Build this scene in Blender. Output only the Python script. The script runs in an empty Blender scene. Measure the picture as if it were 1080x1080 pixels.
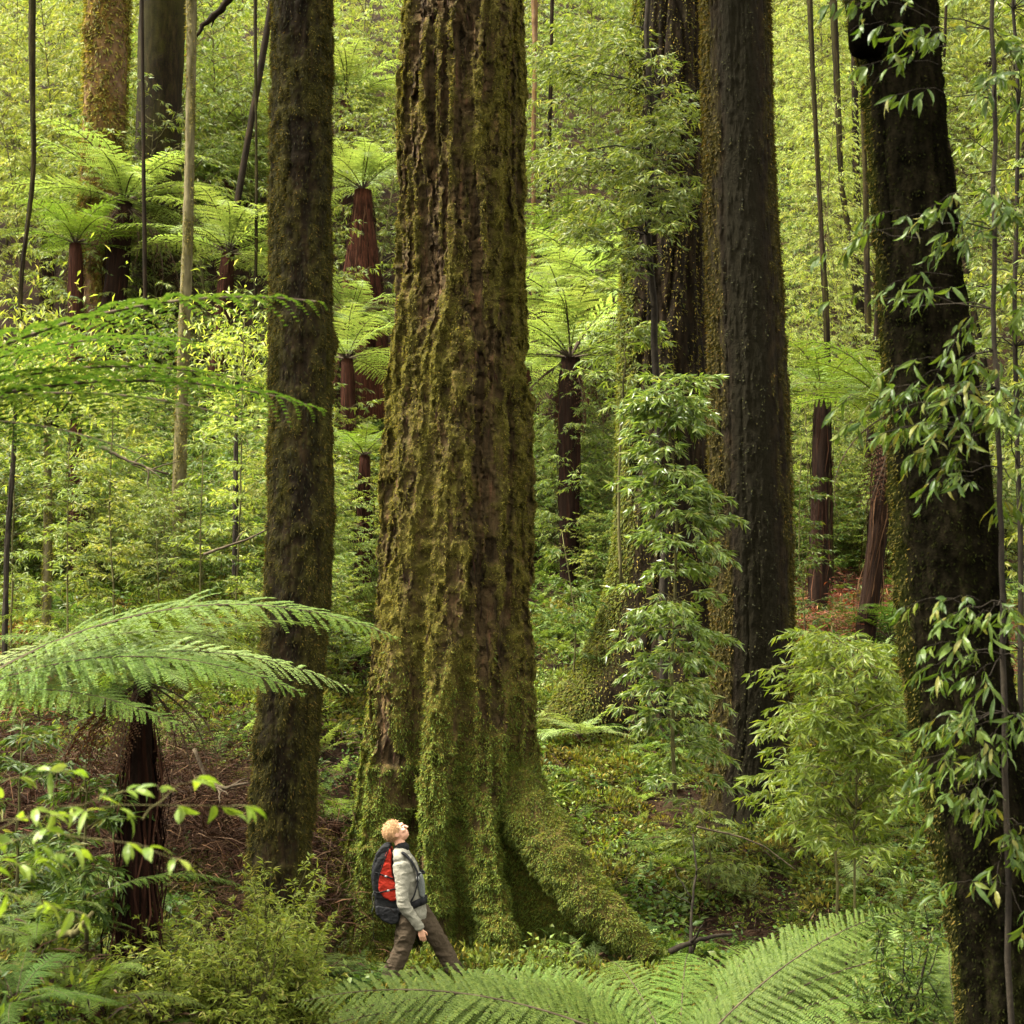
import bpy, math, random
import numpy as np
from mathutils import Vector, Matrix, Euler

rng = np.random.default_rng(11)
random.seed(11)
PI = math.pi
D2R = math.radians
scene = bpy.context.scene
COL = scene.collection

# ------------------------------------------------------------------ camera geometry
F = 1710.0
PITCH = D2R(5.0)
CP, SP = math.cos(PITCH), math.sin(PITCH)
CZ = 3.55


def at(px, py, Y):
    """world point seen at photo pixel (px, py) at distance Y"""
    u = (px - 540) / F
    v = (540 - py) / F
    d = np.array([u, CP - v * SP, SP + v * CP])
    return np.array([0, 0, CZ]) + d * (Y / d[1])


def ppm(Y):
    return F / Y


# ------------------------------------------------------------------ numpy noise
def _hash(ix, iy, iz, seed):
    h = (ix * 374761393 + iy * 668265263 + iz * 2147483647 + seed * 1274126177) & 0xFFFFFFFF
    h = ((h ^ (h >> 13)) * 1274126177) & 0xFFFFFFFF
    h = ((h ^ (h >> 15)) * 2246822519) & 0xFFFFFFFF
    return ((h ^ (h >> 16)) & 0xFFFFFF).astype(np.float64) / float(0xFFFFFF)


def vnoise(x, y, z, seed=0):
    x, y, z = np.broadcast_arrays(np.asarray(x, float), np.asarray(y, float), np.asarray(z, float))
    ix, iy, iz = np.floor(x).astype(np.int64), np.floor(y).astype(np.int64), np.floor(z).astype(np.int64)
    fx, fy, fz = x - ix, y - iy, z - iz
    s = lambda t: t * t * t * (t * (t * 6 - 15) + 10)
    ux, uy, uz = s(fx), s(fy), s(fz)
    out = 0
    for a in (0, 1):
        for b in (0, 1):
            for c in (0, 1):
                w = (ux if a else 1 - ux) * (uy if b else 1 - uy) * (uz if c else 1 - uz)
                out = out + w * _hash(ix + a, iy + b, iz + c, seed)
    return out * 2 - 1


def fbm(x, y, z, seed=0, oct=4, gain=.5):
    t, a, f, n = 0, 1.0, 1.0, 0
    for i in range(oct):
        t = t + a * vnoise(np.asarray(x) * f, np.asarray(y) * f, np.asarray(z) * f, seed + i * 17)
        n += a
        a *= gain
        f *= 2.03
    return t / n


def sstep(a, b, x):
    t = np.clip((np.asarray(x, float) - a) / (b - a), 0, 1)
    return t * t * (3 - 2 * t)


# ------------------------------------------------------------------ ground
_GY = np.array([-30, -5, 4, 7, 10, 12.5, 15, 17.6, 20, 21.8, 24, 29, 38, 48, 60, 72, 90, 120, 200, 420.])
_GZ = np.array([1.7, 1.7, 1.65, 1.2, .5, .0, -.1, .0, .18, .8, 1.6, 3.0, 5.5, 11.8, 21, 32, 46, 58, 66, 70.])
_fy = np.linspace(-30, 420, 4501)
_fz = np.interp(_fy, _GY, _GZ)
_k = np.exp(-np.linspace(-2.5, 2.5, 31) ** 2)
_k /= _k.sum()
_fz = np.convolve(np.pad(_fz, 15, mode='edge'), _k, mode='valid')


def gz(x, y):
    x = np.asarray(x, float)
    y = np.asarray(y, float)
    z = np.interp(y, _fy, _fz)
    left = sstep(-2.0, -3.5, x) * sstep(8.3, 11, y) * (1 - sstep(30, 40, y))
    z = z + 1.15 * left
    z = z + .5 * sstep(2.0, 6.0, x) * sstep(12, 20, y) * (1 - sstep(26, 34, y))
    amp = .12 + .3 * sstep(25, 45, y)
    z = z + amp * fbm(x * .55, y * .55, 0, 5, 3) * sstep(-2, 9, y)
    z = z + .05 * fbm(x * 2.7, y * 2.7, 0, 9, 2)
    return z


def gpt(px, py, y0=9.0, y1=110.0):
    """where the ray of a photo pixel first meets the ground"""
    for Y in np.arange(y0, y1, .1):
        p = at(px, py, Y)
        if p[2] <= float(gz(p[0], p[1])):
            return p
    return at(px, py, y1)


# ------------------------------------------------------------------ mesh building
def make_mesh(name, V, faces, mat, smooth=True, attrs=None, fmat=None):
    """faces: list of int arrays [n, k]"""
    me = bpy.data.meshes.new(name)
    V = np.ascontiguousarray(V, np.float32)
    me.vertices.add(len(V))
    me.vertices.foreach_set('co', V.ravel())
    faces = [np.asarray(f, np.int32) for f in faces if len(f)]
    loops = np.concatenate([f.ravel() for f in faces])
    tot = np.concatenate([np.full(len(f), f.shape[1], np.int32) for f in faces])
    start = np.concatenate([[0], np.cumsum(tot)[:-1]]).astype(np.int32)
    me.loops.add(len(loops))
    me.loops.foreach_set('vertex_index', loops)
    me.polygons.add(len(tot))
    me.polygons.foreach_set('loop_start', start)
    me.polygons.foreach_set('loop_total', tot)
    me.polygons.foreach_set('use_smooth', np.full(len(tot), bool(smooth)))
    if fmat is not None:
        me.polygons.foreach_set('material_index', np.asarray(fmat, np.int32))
    for an, av in (attrs or {}).items():
        a = me.attributes.new(an, 'FLOAT', 'POINT')
        a.data.foreach_set('value', np.asarray(av, np.float32).ravel())
    for m in (mat if isinstance(mat, (list, tuple)) else [mat]):
        me.materials.append(m)
    me.update(calc_edges=True)
    me.validate()
    return me


class MB:
    def __init__(self):
        self.V, self.Fs, self.n = [], {}, 0

    def add(self, V, faces):
        V = np.asarray(V, float).reshape(-1, 3)
        for f in faces:
            f = np.asarray(f, int)
            if len(f):
                self.Fs.setdefault(f.shape[1], []).append(f + self.n)
        self.V.append(V)
        self.n += len(V)

    def mesh(self, name, mat, smooth=True, origin=(0, 0, 0)):
        V = np.concatenate(self.V) - np.asarray(origin, float)
        return make_mesh(name, V, [np.concatenate(f) for f in self.Fs.values()], mat, smooth)


def unit(v):
    v = np.asarray(v, float)
    return v / np.maximum(np.linalg.norm(v, axis=-1, keepdims=True), 1e-9)


def tube(path, rad, k=6, cap=True):
    """tapered tube along a path; returns V, faces"""
    path = np.asarray(path, float)
    n = len(path)
    rad = np.broadcast_to(np.asarray(rad, float), (n,))
    T = unit(np.gradient(path, axis=0))
    ref = np.array([0, 0, 1.]) if abs(T[0][2]) < .8 else np.array([1., 0, 0])
    A = np.empty_like(path)
    a = unit(np.cross(T[0], ref))
    for i in range(n):
        a = unit(a - T[i] * np.dot(a, T[i]))
        A[i] = a
    B = np.cross(T, A)
    th = np.linspace(0, 2 * PI, k, endpoint=False)
    V = path[:, None] + rad[:, None, None] * (np.cos(th)[None, :, None] * A[:, None] + np.sin(th)[None, :, None] * B[:, None])
    i, j = np.meshgrid(np.arange(n - 1), np.arange(k), indexing='ij')
    q = np.stack([i * k + j, i * k + (j + 1) % k, (i + 1) * k + (j + 1) % k, (i + 1) * k + j], -1).reshape(-1, 4)
    fs = [q]
    if cap:
        fs.append(np.arange((n - 1) * k, n * k)[None])
        fs.append(np.arange(0, k)[None, ::-1])
    return V.reshape(-1, 3), fs


# leaf templates: columns = along, across, up (fractions of length, width, length)
LEAF_KITE = (np.array([[0, 0, 0], [.42, .5, .05], [.5, 0, .0], [.42, -.5, .05], [1, 0, -.12]]), np.array([[0, 3, 2, 1], [2, 3, 4, 1]]))
LEAF_LANCE = (np.array([[0, 0, 0], [.2, .36, .05], [.22, 0, .02], [.2, -.36, .05], [.5, .5, .03], [.52, 0, -.0], [.5, -.5, .03],
                        [.78, .3, -.07], [.8, 0, -.09], [.78, -.3, -.07], [1, 0, -.24]]),
              np.array([[0, 2, 1, 1], [0, 3, 2, 2], [1, 2, 5, 4], [2, 3, 6, 5], [4, 5, 8, 7], [5, 6, 9, 8], [7, 8, 10, 10], [8, 9, 10, 10]]))


def leaves(P, D, N, L, W, tpl=LEAF_KITE):
    P, D, N = (np.asarray(a, float).reshape(-1, 3) for a in (P, D, N))
    n = len(P)
    D = unit(D)
    S = unit(np.cross(D, N))
    N = np.cross(S, D)
    T, Fc = tpl
    L = np.broadcast_to(L, (n,))[:, None, None]
    W = np.broadcast_to(W, (n,))[:, None, None]
    V = P[:, None] + L * T[None, :, 0:1] * D[:, None] + W * T[None, :, 1:2] * S[:, None] + L * T[None, :, 2:3] * N[:, None]
    k = len(T)
    base = (np.arange(n) * k)[:, None]
    out = []
    quads = [f for f in Fc if len(set(f)) == 4]
    tris = [list(dict.fromkeys(f)) for f in Fc if len(set(f)) == 3]
    if quads:
        out.append((base[:, :, None] + np.array(quads)[None]).reshape(-1, 4))
    if tris:
        out.append((base[:, :, None] + np.array(tris)[None]).reshape(-1, 3))
    return V.reshape(-1, 3), out


def rdir(n):
    return unit(rng.normal(size=(n, 3)))


# ------------------------------------------------------------------ objects
def empty(name, loc=(0, 0, 0)):
    o = bpy.data.objects.new(name, None)
    o.empty_display_size = .2
    o.location = loc
    COL.objects.link(o)
    return o


def tag(o, label=None, cat=None, group=None, kind=None):
    if label: o['label'] = label
    if cat: o['category'] = cat
    if group: o['group'] = group
    if kind: o['kind'] = kind
    return o


def thing(name, label, cat, loc=(0, 0, 0), group=None):
    return tag(empty(name, loc), label, cat, group)


def part(name, me, parent=None):
    o = bpy.data.objects.new(name, me)
    COL.objects.link(o)
    if parent is not None:
        o.parent = parent
    return o


def copy_thing(src, loc, rz=0.0, sc=1.0, label=None, group=None, tilt=(0, 0)):
    r = src.copy()
    COL.objects.link(r)
    r.location = loc
    r.rotation_euler = (tilt[0], tilt[1], rz)
    r.scale = (sc, sc, sc) if np.isscalar(sc) else sc
    if label: r['label'] = label
    if group: r['group'] = group
    for ch in list(src.children):
        c = ch.copy()
        COL.objects.link(c)
        c.parent = r
    return r


# ------------------------------------------------------------------ materials
def new_mat(name):
    m = bpy.data.materials.new(name)
    m.use_nodes = True
    nt = m.node_tree
    nt.nodes.clear()
    return m, nt, nt.nodes, nt.links


def leaf_mat(name, ca, cb, cc=None, rough=.45, trans=.4, tcol=None, spec=.22, tboost=1.25):
    """leaf: colours vary per leaf between ca and cb (cc = the odd yellow or brown one), light passes through"""
    m, nt, N, L = new_mat(name)
    out = N.new('ShaderNodeOutputMaterial')
    geo = N.new('ShaderNodeNewGeometry')
    ramp = N.new('ShaderNodeValToRGB')
    e = ramp.color_ramp.elements
    e[0].position, e[0].color = 0.0, (*ca, 1)
    e[1].position, e[1].color = .85, (*cb, 1)
    if cc:
        x = e.new(.95)
        x.color = (*cc, 1)
    L.new(geo.outputs['Random Per Island'], ramp.inputs[0])
    oi = N.new('ShaderNodeObjectInfo')
    mr = N.new('ShaderNodeMapRange')
    mr.inputs[3].default_value, mr.inputs[4].default_value = .78, 1.22
    L.new(oi.outputs['Random'], mr.inputs[0])
    hs = N.new('ShaderNodeHueSaturation')
    mh = N.new('ShaderNodeMapRange')
    mh.inputs[3].default_value, mh.inputs[4].default_value = .487, .513
    L.new(oi.outputs['Random'], mh.inputs[0])
    L.new(mh.outputs[0], hs.inputs['Hue'])
    L.new(mr.outputs[0], hs.inputs['Value'])
    L.new(ramp.outputs[0], hs.inputs['Color'])
    p = N.new('ShaderNodeBsdfPrincipled')
    p.inputs['Roughness'].default_value = rough
    p.inputs['Specular IOR Level'].default_value = spec
    L.new(hs.outputs[0], p.inputs['Base Color'])
    t = N.new('ShaderNodeBsdfTranslucent')
    mul = N.new('ShaderNodeMix')
    mul.data_type = 'RGBA'
    mul.blend_type = 'MULTIPLY'
    mul.inputs[0].default_value = 1
    tc = tcol or (1.15, 1.1, .55)
    mul.inputs[7].default_value = (tc[0] * tboost, tc[1] * tboost, tc[2] * tboost, 1)
    L.new(hs.outputs[0], mul.inputs[6])
    L.new(mul.outputs[2], t.inputs[0])
    mx = N.new('ShaderNodeMixShader')
    mx.inputs[0].default_value = trans
    L.new(p.outputs[0], mx.inputs[1])
    L.new(t.outputs[0], mx.inputs[2])
    L.new(mx.outputs[0], out.inputs[0])
    return m


def rough_mat(name, cols, scale=(6, 6, 1.2), moss=None, rough=.9, bump=.6, band=None, fine=40.0, dist=.02, spec=.04):
    """bark, soil, wood: a noise ramp, optionally mixed with moss by the mesh attribute «moss» and a bare stripe by «band»"""
    m, nt, N, L = new_mat(name)
    out = N.new('ShaderNodeOutputMaterial')
    tc = N.new('ShaderNodeTexCoord')
    mp = N.new('ShaderNodeMapping')
    mp.inputs['Scale'].default_value = scale
    L.new(tc.outputs['Object'], mp.inputs[0])
    n1 = N.new('ShaderNodeTexNoise')
    n1.inputs['Scale'].default_value = 1.6
    n1.inputs['Detail'].default_value = 9
    n1.inputs['Roughness'].default_value = .68
    L.new(mp.outputs[0], n1.inputs['Vector'])
    ramp = N.new('ShaderNodeValToRGB')
    e = ramp.color_ramp.elements
    e[0].position, e[0].color = .3, (*cols[0], 1)
    e[1].position, e[1].color = .72, (*cols[-1], 1)
    for i, c in enumerate(cols[1:-1]):
        x = e.new(.3 + .42 * (i + 1) / (len(cols) - 1))
        x.color = (*c, 1)
    L.new(n1.outputs['Fac'], ramp.inputs[0])
    n2 = N.new('ShaderNodeTexNoise')
    n2.inputs['Scale'].default_value = fine
    n2.inputs['Detail'].default_value = 6
    n2.inputs['Roughness'].default_value = .7
    L.new(tc.outputs['Object'], n2.inputs['Vector'])
    col = ramp.outputs[0]

    def mix(fac, a, b):
        x = N.new('ShaderNodeMix')
        x.data_type = 'RGBA'
        L.new(fac, x.inputs[0])
        if isinstance(a, tuple): x.inputs[6].default_value = (*a, 1)
        else: L.new(a, x.inputs[6])
        if isinstance(b, tuple): x.inputs[7].default_value = (*b, 1)
        else: L.new(b, x.inputs[7])
        return x.outputs[2]
    if band is not None:
        at_ = N.new('ShaderNodeAttribute')
        at_.attribute_name = 'band'
        bc = mix(n2.outputs['Fac'], tuple(c * .75 for c in band), tuple(c * 1.25 for c in band))
        col = mix(at_.outputs['Fac'], col, bc)
    if moss is not None:
        at2 = N.new('ShaderNodeAttribute')
        at2.attribute_name = 'moss'
        mr = N.new('ShaderNodeMath')
        mr.operation = 'MULTIPLY_ADD'
        mr.use_clamp = True
        L.new(n2.outputs['Fac'], mr.inputs[0])
        mr.inputs[1].default_value = 1.6
        sub = N.new('ShaderNodeMath')
        sub.operation = 'SUBTRACT'
        L.new(at2.outputs['Fac'], sub.inputs[0])
        sub.inputs[1].default_value = 1.0
        L.new(sub.outputs[0], mr.inputs[2])
        mc = mix(n1.outputs['Fac'], moss[0], moss[1])
        col = mix(mr.outputs[0], col, mc)
    p = N.new('ShaderNodeBsdfPrincipled')
    p.inputs['Roughness'].default_value = rough
    p.inputs['Specular IOR Level'].default_value = spec
    L.new(col, p.inputs['Base Color'])
    b = N.new('ShaderNodeBump')
    b.inputs['Strength'].default_value = bump
    b.inputs['Distance'].default_value = dist
    add = N.new('ShaderNodeMath')
    add.operation = 'ADD'
    L.new(n1.outputs['Fac'], add.inputs[0])
    L.new(n2.outputs['Fac'], add.inputs[1])
    L.new(add.outputs[0], b.inputs['Height'])
    L.new(b.outputs[0], p.inputs['Normal'])
    L.new(p.outputs[0], out.inputs[0])
    return m


def plain_mat(name, c, rough=.8, spec=.3, var=.25, scale=30, bump=.2):
    m, nt, N, L = new_mat(name)
    out = N.new('ShaderNodeOutputMaterial')
    tc = N.new('ShaderNodeTexCoord')
    n = N.new('ShaderNodeTexNoise')
    n.inputs['Scale'].default_value = scale
    n.inputs['Detail'].default_value = 5
    L.new(tc.outputs['Object'], n.inputs['Vector'])
    r = N.new('ShaderNodeValToRGB')
    r.color_ramp.elements[0].position, r.color_ramp.elements[1].position = .3, .7
    r.color_ramp.elements[0].color = (*[x * (1 - var) for x in c], 1)
    r.color_ramp.elements[1].color = (*[min(1, x * (1 + var)) for x in c], 1)
    L.new(n.outputs['Fac'], r.inputs[0])
    p = N.new('ShaderNodeBsdfPrincipled')
    p.inputs['Roughness'].default_value = rough
    p.inputs['Specular IOR Level'].default_value = spec
    L.new(r.outputs[0], p.inputs['Base Color'])
    b = N.new('ShaderNodeBump')
    b.inputs['Strength'].default_value = bump
    b.inputs['Distance'].default_value = .01
    L.new(n.outputs['Fac'], b.inputs['Height'])
    L.new(b.outputs[0], p.inputs['Normal'])
    L.new(p.outputs[0], out.inputs[0])
    return m


M = {}
M['ground'] = rough_mat('forest_soil', [(.003, .002, .0013), (.009, .0055, .0032), (.02, .011, .006), (.009, .010, .003)], scale=(1.2, 1.2, 1.2), fine=18, dist=.06)
M['bark'] = rough_mat('mossy_brown_bark', [(.005, .0035, .002), (.026, .018, .009), (.056, .036, .017), (.10, .050, .028)], moss=((.026, .025, .004), (.085, .075, .011)), fine=26, dist=.05, bump=.9)
M['bark_dark'] = rough_mat('dark_brown_bark', [(.002, .0015, .0008), (.0075, .005, .0026), (.02, .0125, .006)], moss=((.010, .010, .002), (.036, .033, .006)), fine=30, dist=.03)  # dark brown ramp, mixed with moss by the mesh attribute
M['bark_grey'] = rough_mat('smooth_grey_bark', [(.003, .0022, .0014), (.010, .007, .004), (.022, .0145, .007)], moss=((.02, .018, .003), (.055, .046, .008)), band=(.0075, .0062, .003), fine=45, dist=.05, bump=1.0, scale=(5, 5, 2.6))  # dark bark; the shade on the trunk's front is in this colour
M['bark_pale'] = rough_mat('pale_mossy_bark', [(.02, .017, .009), (.06, .05, .026), (.10, .085, .045)], moss=((.035, .034, .007), (.085, .078, .015)), fine=26, dist=.02)
M['bark_black'] = rough_mat('blackish_bark', [(.001, .0009, .0006), (.0032, .0027, .0016), (.009, .007, .004)], moss=((.004, .005, .001), (.014, .016, .003)), fine=34, dist=.03, spec=0.0)  # dark bark, blackened further for the shade of a backlit trunk
M['bark_orange'] = rough_mat('orange_moss_bark', [(.02, .013, .009), (.06, .034, .02), (.10, .07, .05)], moss=((.035, .026, .005), (.15, .085, .010)), fine=9, scale=(2.5, 2.5, 2), dist=.03)
M['twig'] = rough_mat('brown_twig', [(.015, .011, .008), (.04, .03, .02), (.07, .055, .035)], scale=(8, 8, 3), fine=40, dist=.01)
M['twig_green'] = rough_mat('mossy_twig', [(.02, .018, .008), (.05, .045, .018), (.085, .08, .03)], scale=(8, 8, 3), fine=40, dist=.01)
M['stem_dark'] = rough_mat('dark_stem', [(.006, .005, .004), (.015, .012, .009), (.03, .024, .016)], scale=(8, 8, 3), fine=40, dist=.01)
M['fibre'] = rough_mat('red_brown_fibre', [(.008, .004, .003), (.028, .011, .007), (.06, .022, .013)], scale=(22, 22, 1.0), fine=30, dist=.03)
M['fibre_red'] = rough_mat('rusty_fibre', [(.006, .003, .002), (.03, .0105, .006), (.065, .022, .012)], scale=(22, 22, 1.0), fine=30, dist=.03)
M['fibre_dark'] = rough_mat('dark_fibre', [(.004, .0025, .002), (.011, .006, .004), (.025, .012, .007)], scale=(22, 22, 1.0), fine=30, dist=.03)
M['strand'] = leaf_mat('dead_strands', (.006, .003, .002), (.02, .0095, .0055), (.06, .03, .017), rough=.9, trans=.05, spec=.02)
M['litter'] = leaf_mat('brown_litter', (.008, .0045, .0028), (.026, .013, .007), (.065, .042, .022), rough=.85, trans=.1, spec=.06, tcol=(1.2, .8, .4))
M['redlitter'] = leaf_mat('rusty_dead_fern', (.03, .011, .006), (.105, .032, .014), (.17, .075, .028), rough=.75, trans=.25, spec=.2, tcol=(1.3, .7, .35))
M['moss'] = leaf_mat('olive_moss', (.032, .029, .005), (.118, .104, .014), (.155, .11, .02), rough=.75, trans=.3, spec=.15)
M['moss_bright'] = leaf_mat('green_moss', (.026, .038, .005), (.094, .118, .013), (.11, .10, .013), rough=.7, trans=.35, spec=.2)
M['moss_mid'] = leaf_mat('brown_olive_moss', (.017, .015, .003), (.068, .058, .008), (.10, .065, .013), rough=.75, trans=.3, spec=.12)
M['moss_black'] = leaf_mat('blackish_moss', (.003, .0035, .001), (.010, .012, .0025), (.016, .015, .004), rough=.9, trans=.3, spec=.02)  # moss copy darkened to go with the shade-blackened trunk
M['moss_dark'] = leaf_mat('dark_moss', (.007, .007, .002), (.024, .023, .005), (.036, .028, .007), rough=.75, trans=.3, spec=.15)
M['leaf_lance'] = leaf_mat('pale_lance_leaf', (.05, .088, .014), (.12, .165, .028), (.16, .17, .05), trans=.42, rough=.33, spec=.4)
M['leaf_dim'] = leaf_mat('dusky_leaf', (.020, .036, .006), (.052, .075, .012), (.09, .085, .022), trans=.4)
M['leaf_bright'] = leaf_mat('bright_yellow_green_leaf', (.10, .15, .018), (.20, .25, .034), (.26, .25, .06), trans=.42)
M['leaf_yellow'] = leaf_mat('yellow_green_leaf', (.090, .122, .020), (.175, .205, .038), (.22, .21, .07), trans=.48)
M['leaf_mid'] = leaf_mat('mid_green_leaf', (.048, .077, .013), (.115, .150, .026), (.16, .165, .05), trans=.44)
M['leaf_deep'] = leaf_mat('deep_green_leaf', (.019, .040, .005), (.052, .082, .011), (.085, .085, .015), trans=.38, rough=.42, spec=.16)
M['leaf_gloss'] = leaf_mat('glossy_lance_leaf', (.032, .066, .010), (.08, .125, .02), (.11, .13, .03), trans=.35, rough=.35, spec=.3)
M['leaf_near'] = leaf_mat('thin_bright_leaf', (.058, .098, .010), (.115, .160, .019), (.14, .17, .025), trans=.5, rough=.4)
M['frond_pale'] = leaf_mat('pale_fern_frond', (.095, .14, .036), (.15, .195, .058), (.16, .2, .06), trans=.38, rough=.5, spec=.2)
M['frond_bright'] = leaf_mat('bright_fern_frond', (.044, .072, .011), (.073, .108, .018), (.085, .112, .02), trans=.4, rough=.55, spec=.12)
M['frond_deep'] = leaf_mat('deep_fern_frond', (.018, .038, .006), (.036, .060, .010), (.045, .064, .012), trans=.42, rough=.6, spec=.06)
M['frond_dead'] = leaf_mat('dead_fern_frond', (.02, .009, .005), (.05, .022, .012), (.08, .045, .025), rough=.8, trans=.15, spec=.1, tcol=(1.2, .8, .4))
M['herb'] = leaf_mat('herb_leaf', (.014, .032, .005), (.04, .066, .010), (.06, .068, .014), spec=.1, trans=.4)

# ------------------------------------------------------------------ world, sun, camera
world = bpy.data.worlds.new('World')
scene.world = world
world.use_nodes = True
wn, wl = world.node_tree.nodes, world.node_tree.links
wn.clear()
SUN_EL, SUN_AZ = D2R(60), D2R(-100)          # azimuth from +Y towards +X
sky = wn.new('ShaderNodeTexSky')
sky.sky_type = 'NISHITA'
sky.sun_disc = False
sky.sun_elevation = SUN_EL
sky.sun_rotation = SUN_AZ
sky.dust_density = 4.0
sky.air_density = 1.0
hsv = wn.new('ShaderNodeHueSaturation')
hsv.inputs['Saturation'].default_value = .06   # cloud cover takes the blue out of the sky
bg = wn.new('ShaderNodeBackground')
bg.inputs[1].default_value = .15
wo = wn.new('ShaderNodeOutputWorld')
wl.new(sky.outputs[0], hsv.inputs['Color'])
warm = wn.new('ShaderNodeMix')                 # warm tint put on the sky in place of white balance
warm.data_type = 'RGBA'
warm.blend_type = 'MULTIPLY'
warm.inputs[0].default_value = 1
warm.inputs[7].default_value = (1, .975, .83, 1)
wl.new(hsv.outputs[0], warm.inputs[6])
wl.new(warm.outputs[2], bg.inputs[0])
wl.new(bg.outputs[0], wo.inputs[0])
sd = bpy.data.lights.new('sun', 'SUN')
sd.energy = 2.2
sd.angle = D2R(12)
sd.color = (1, .95, .82)
sun = bpy.data.objects.new('sun', sd)
COL.objects.link(sun)
sv = Vector((math.sin(SUN_AZ) * math.cos(SUN_EL), math.cos(SUN_AZ) * math.cos(SUN_EL), math.sin(SUN_EL)))
sun.rotation_euler = sv.to_track_quat('Z', 'Y').to_euler()
sun.location = (0, 0, 60)

cd = bpy.data.cameras.new('camera')
cam = bpy.data.objects.new('camera', cd)
COL.objects.link(cam)
cam.location = (0, 0, CZ)
cam.rotation_euler = (PI / 2 + PITCH, 0, 0)
cd.sensor_width = 36
cd.lens = F / 1080 * 36
cd.clip_end = 1500
cd.dof.use_dof = True
cd.dof.focus_distance = 18.5
cd.dof.aperture_fstop = 5.0
scene.camera = cam
scene.view_settings.view_transform = 'Standard'
scene.view_settings.look = 'None'
scene.view_settings.exposure = 3.35
scene.view_settings.gamma = 1
cy = scene.cycles
cy.max_bounces = 7
cy.diffuse_bounces = 4
cy.glossy_bounces = 2
cy.transmission_bounces = 5
cy.transparent_max_bounces = 4
cy.caustics_reflective = False
cy.caustics_refractive = False
cy.sample_clamp_indirect = 6
cy.use_denoising = True
cy.denoiser = 'OPENIMAGEDENOISE'
cy.use_adaptive_sampling = False

# ------------------------------------------------------------------ ground sheet
def build_ground():
    xs = np.concatenate([np.linspace(-400, -60, 12), np.linspace(-52, -16, 40), np.arange(-15, 15.01, .14), np.linspace(16, 52, 40), np.linspace(60, 400, 12)])
    ys = np.concatenate([np.linspace(-30, 2, 12), np.arange(3, 32, .14), np.arange(32, 75, .4), np.linspace(77, 420, 60)])
    X, Y = np.meshgrid(xs, ys)
    Z = gz(X, Y)
    near = (Y > 6) & (Y < 32) & (abs(X) < 14)
    Z = Z + np.where(near, .05 * fbm(X * 5, Y * 5, 0, 21, 3), 0)
    n, m = X.shape
    i, j = np.meshgrid(np.arange(n - 1), np.arange(m - 1), indexing='ij')
    q = np.stack([i * m + j, i * m + j + 1, (i + 1) * m + j + 1, (i + 1) * m + j], -1).reshape(-1, 4)
    o = part('ground', make_mesh('ground', np.stack([X, Y, Z], -1).reshape(-1, 3), [q], M['ground']))
    tag(o, 'forest floor of dark soil rising into a steep bank', kind='structure')


build_ground()

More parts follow.
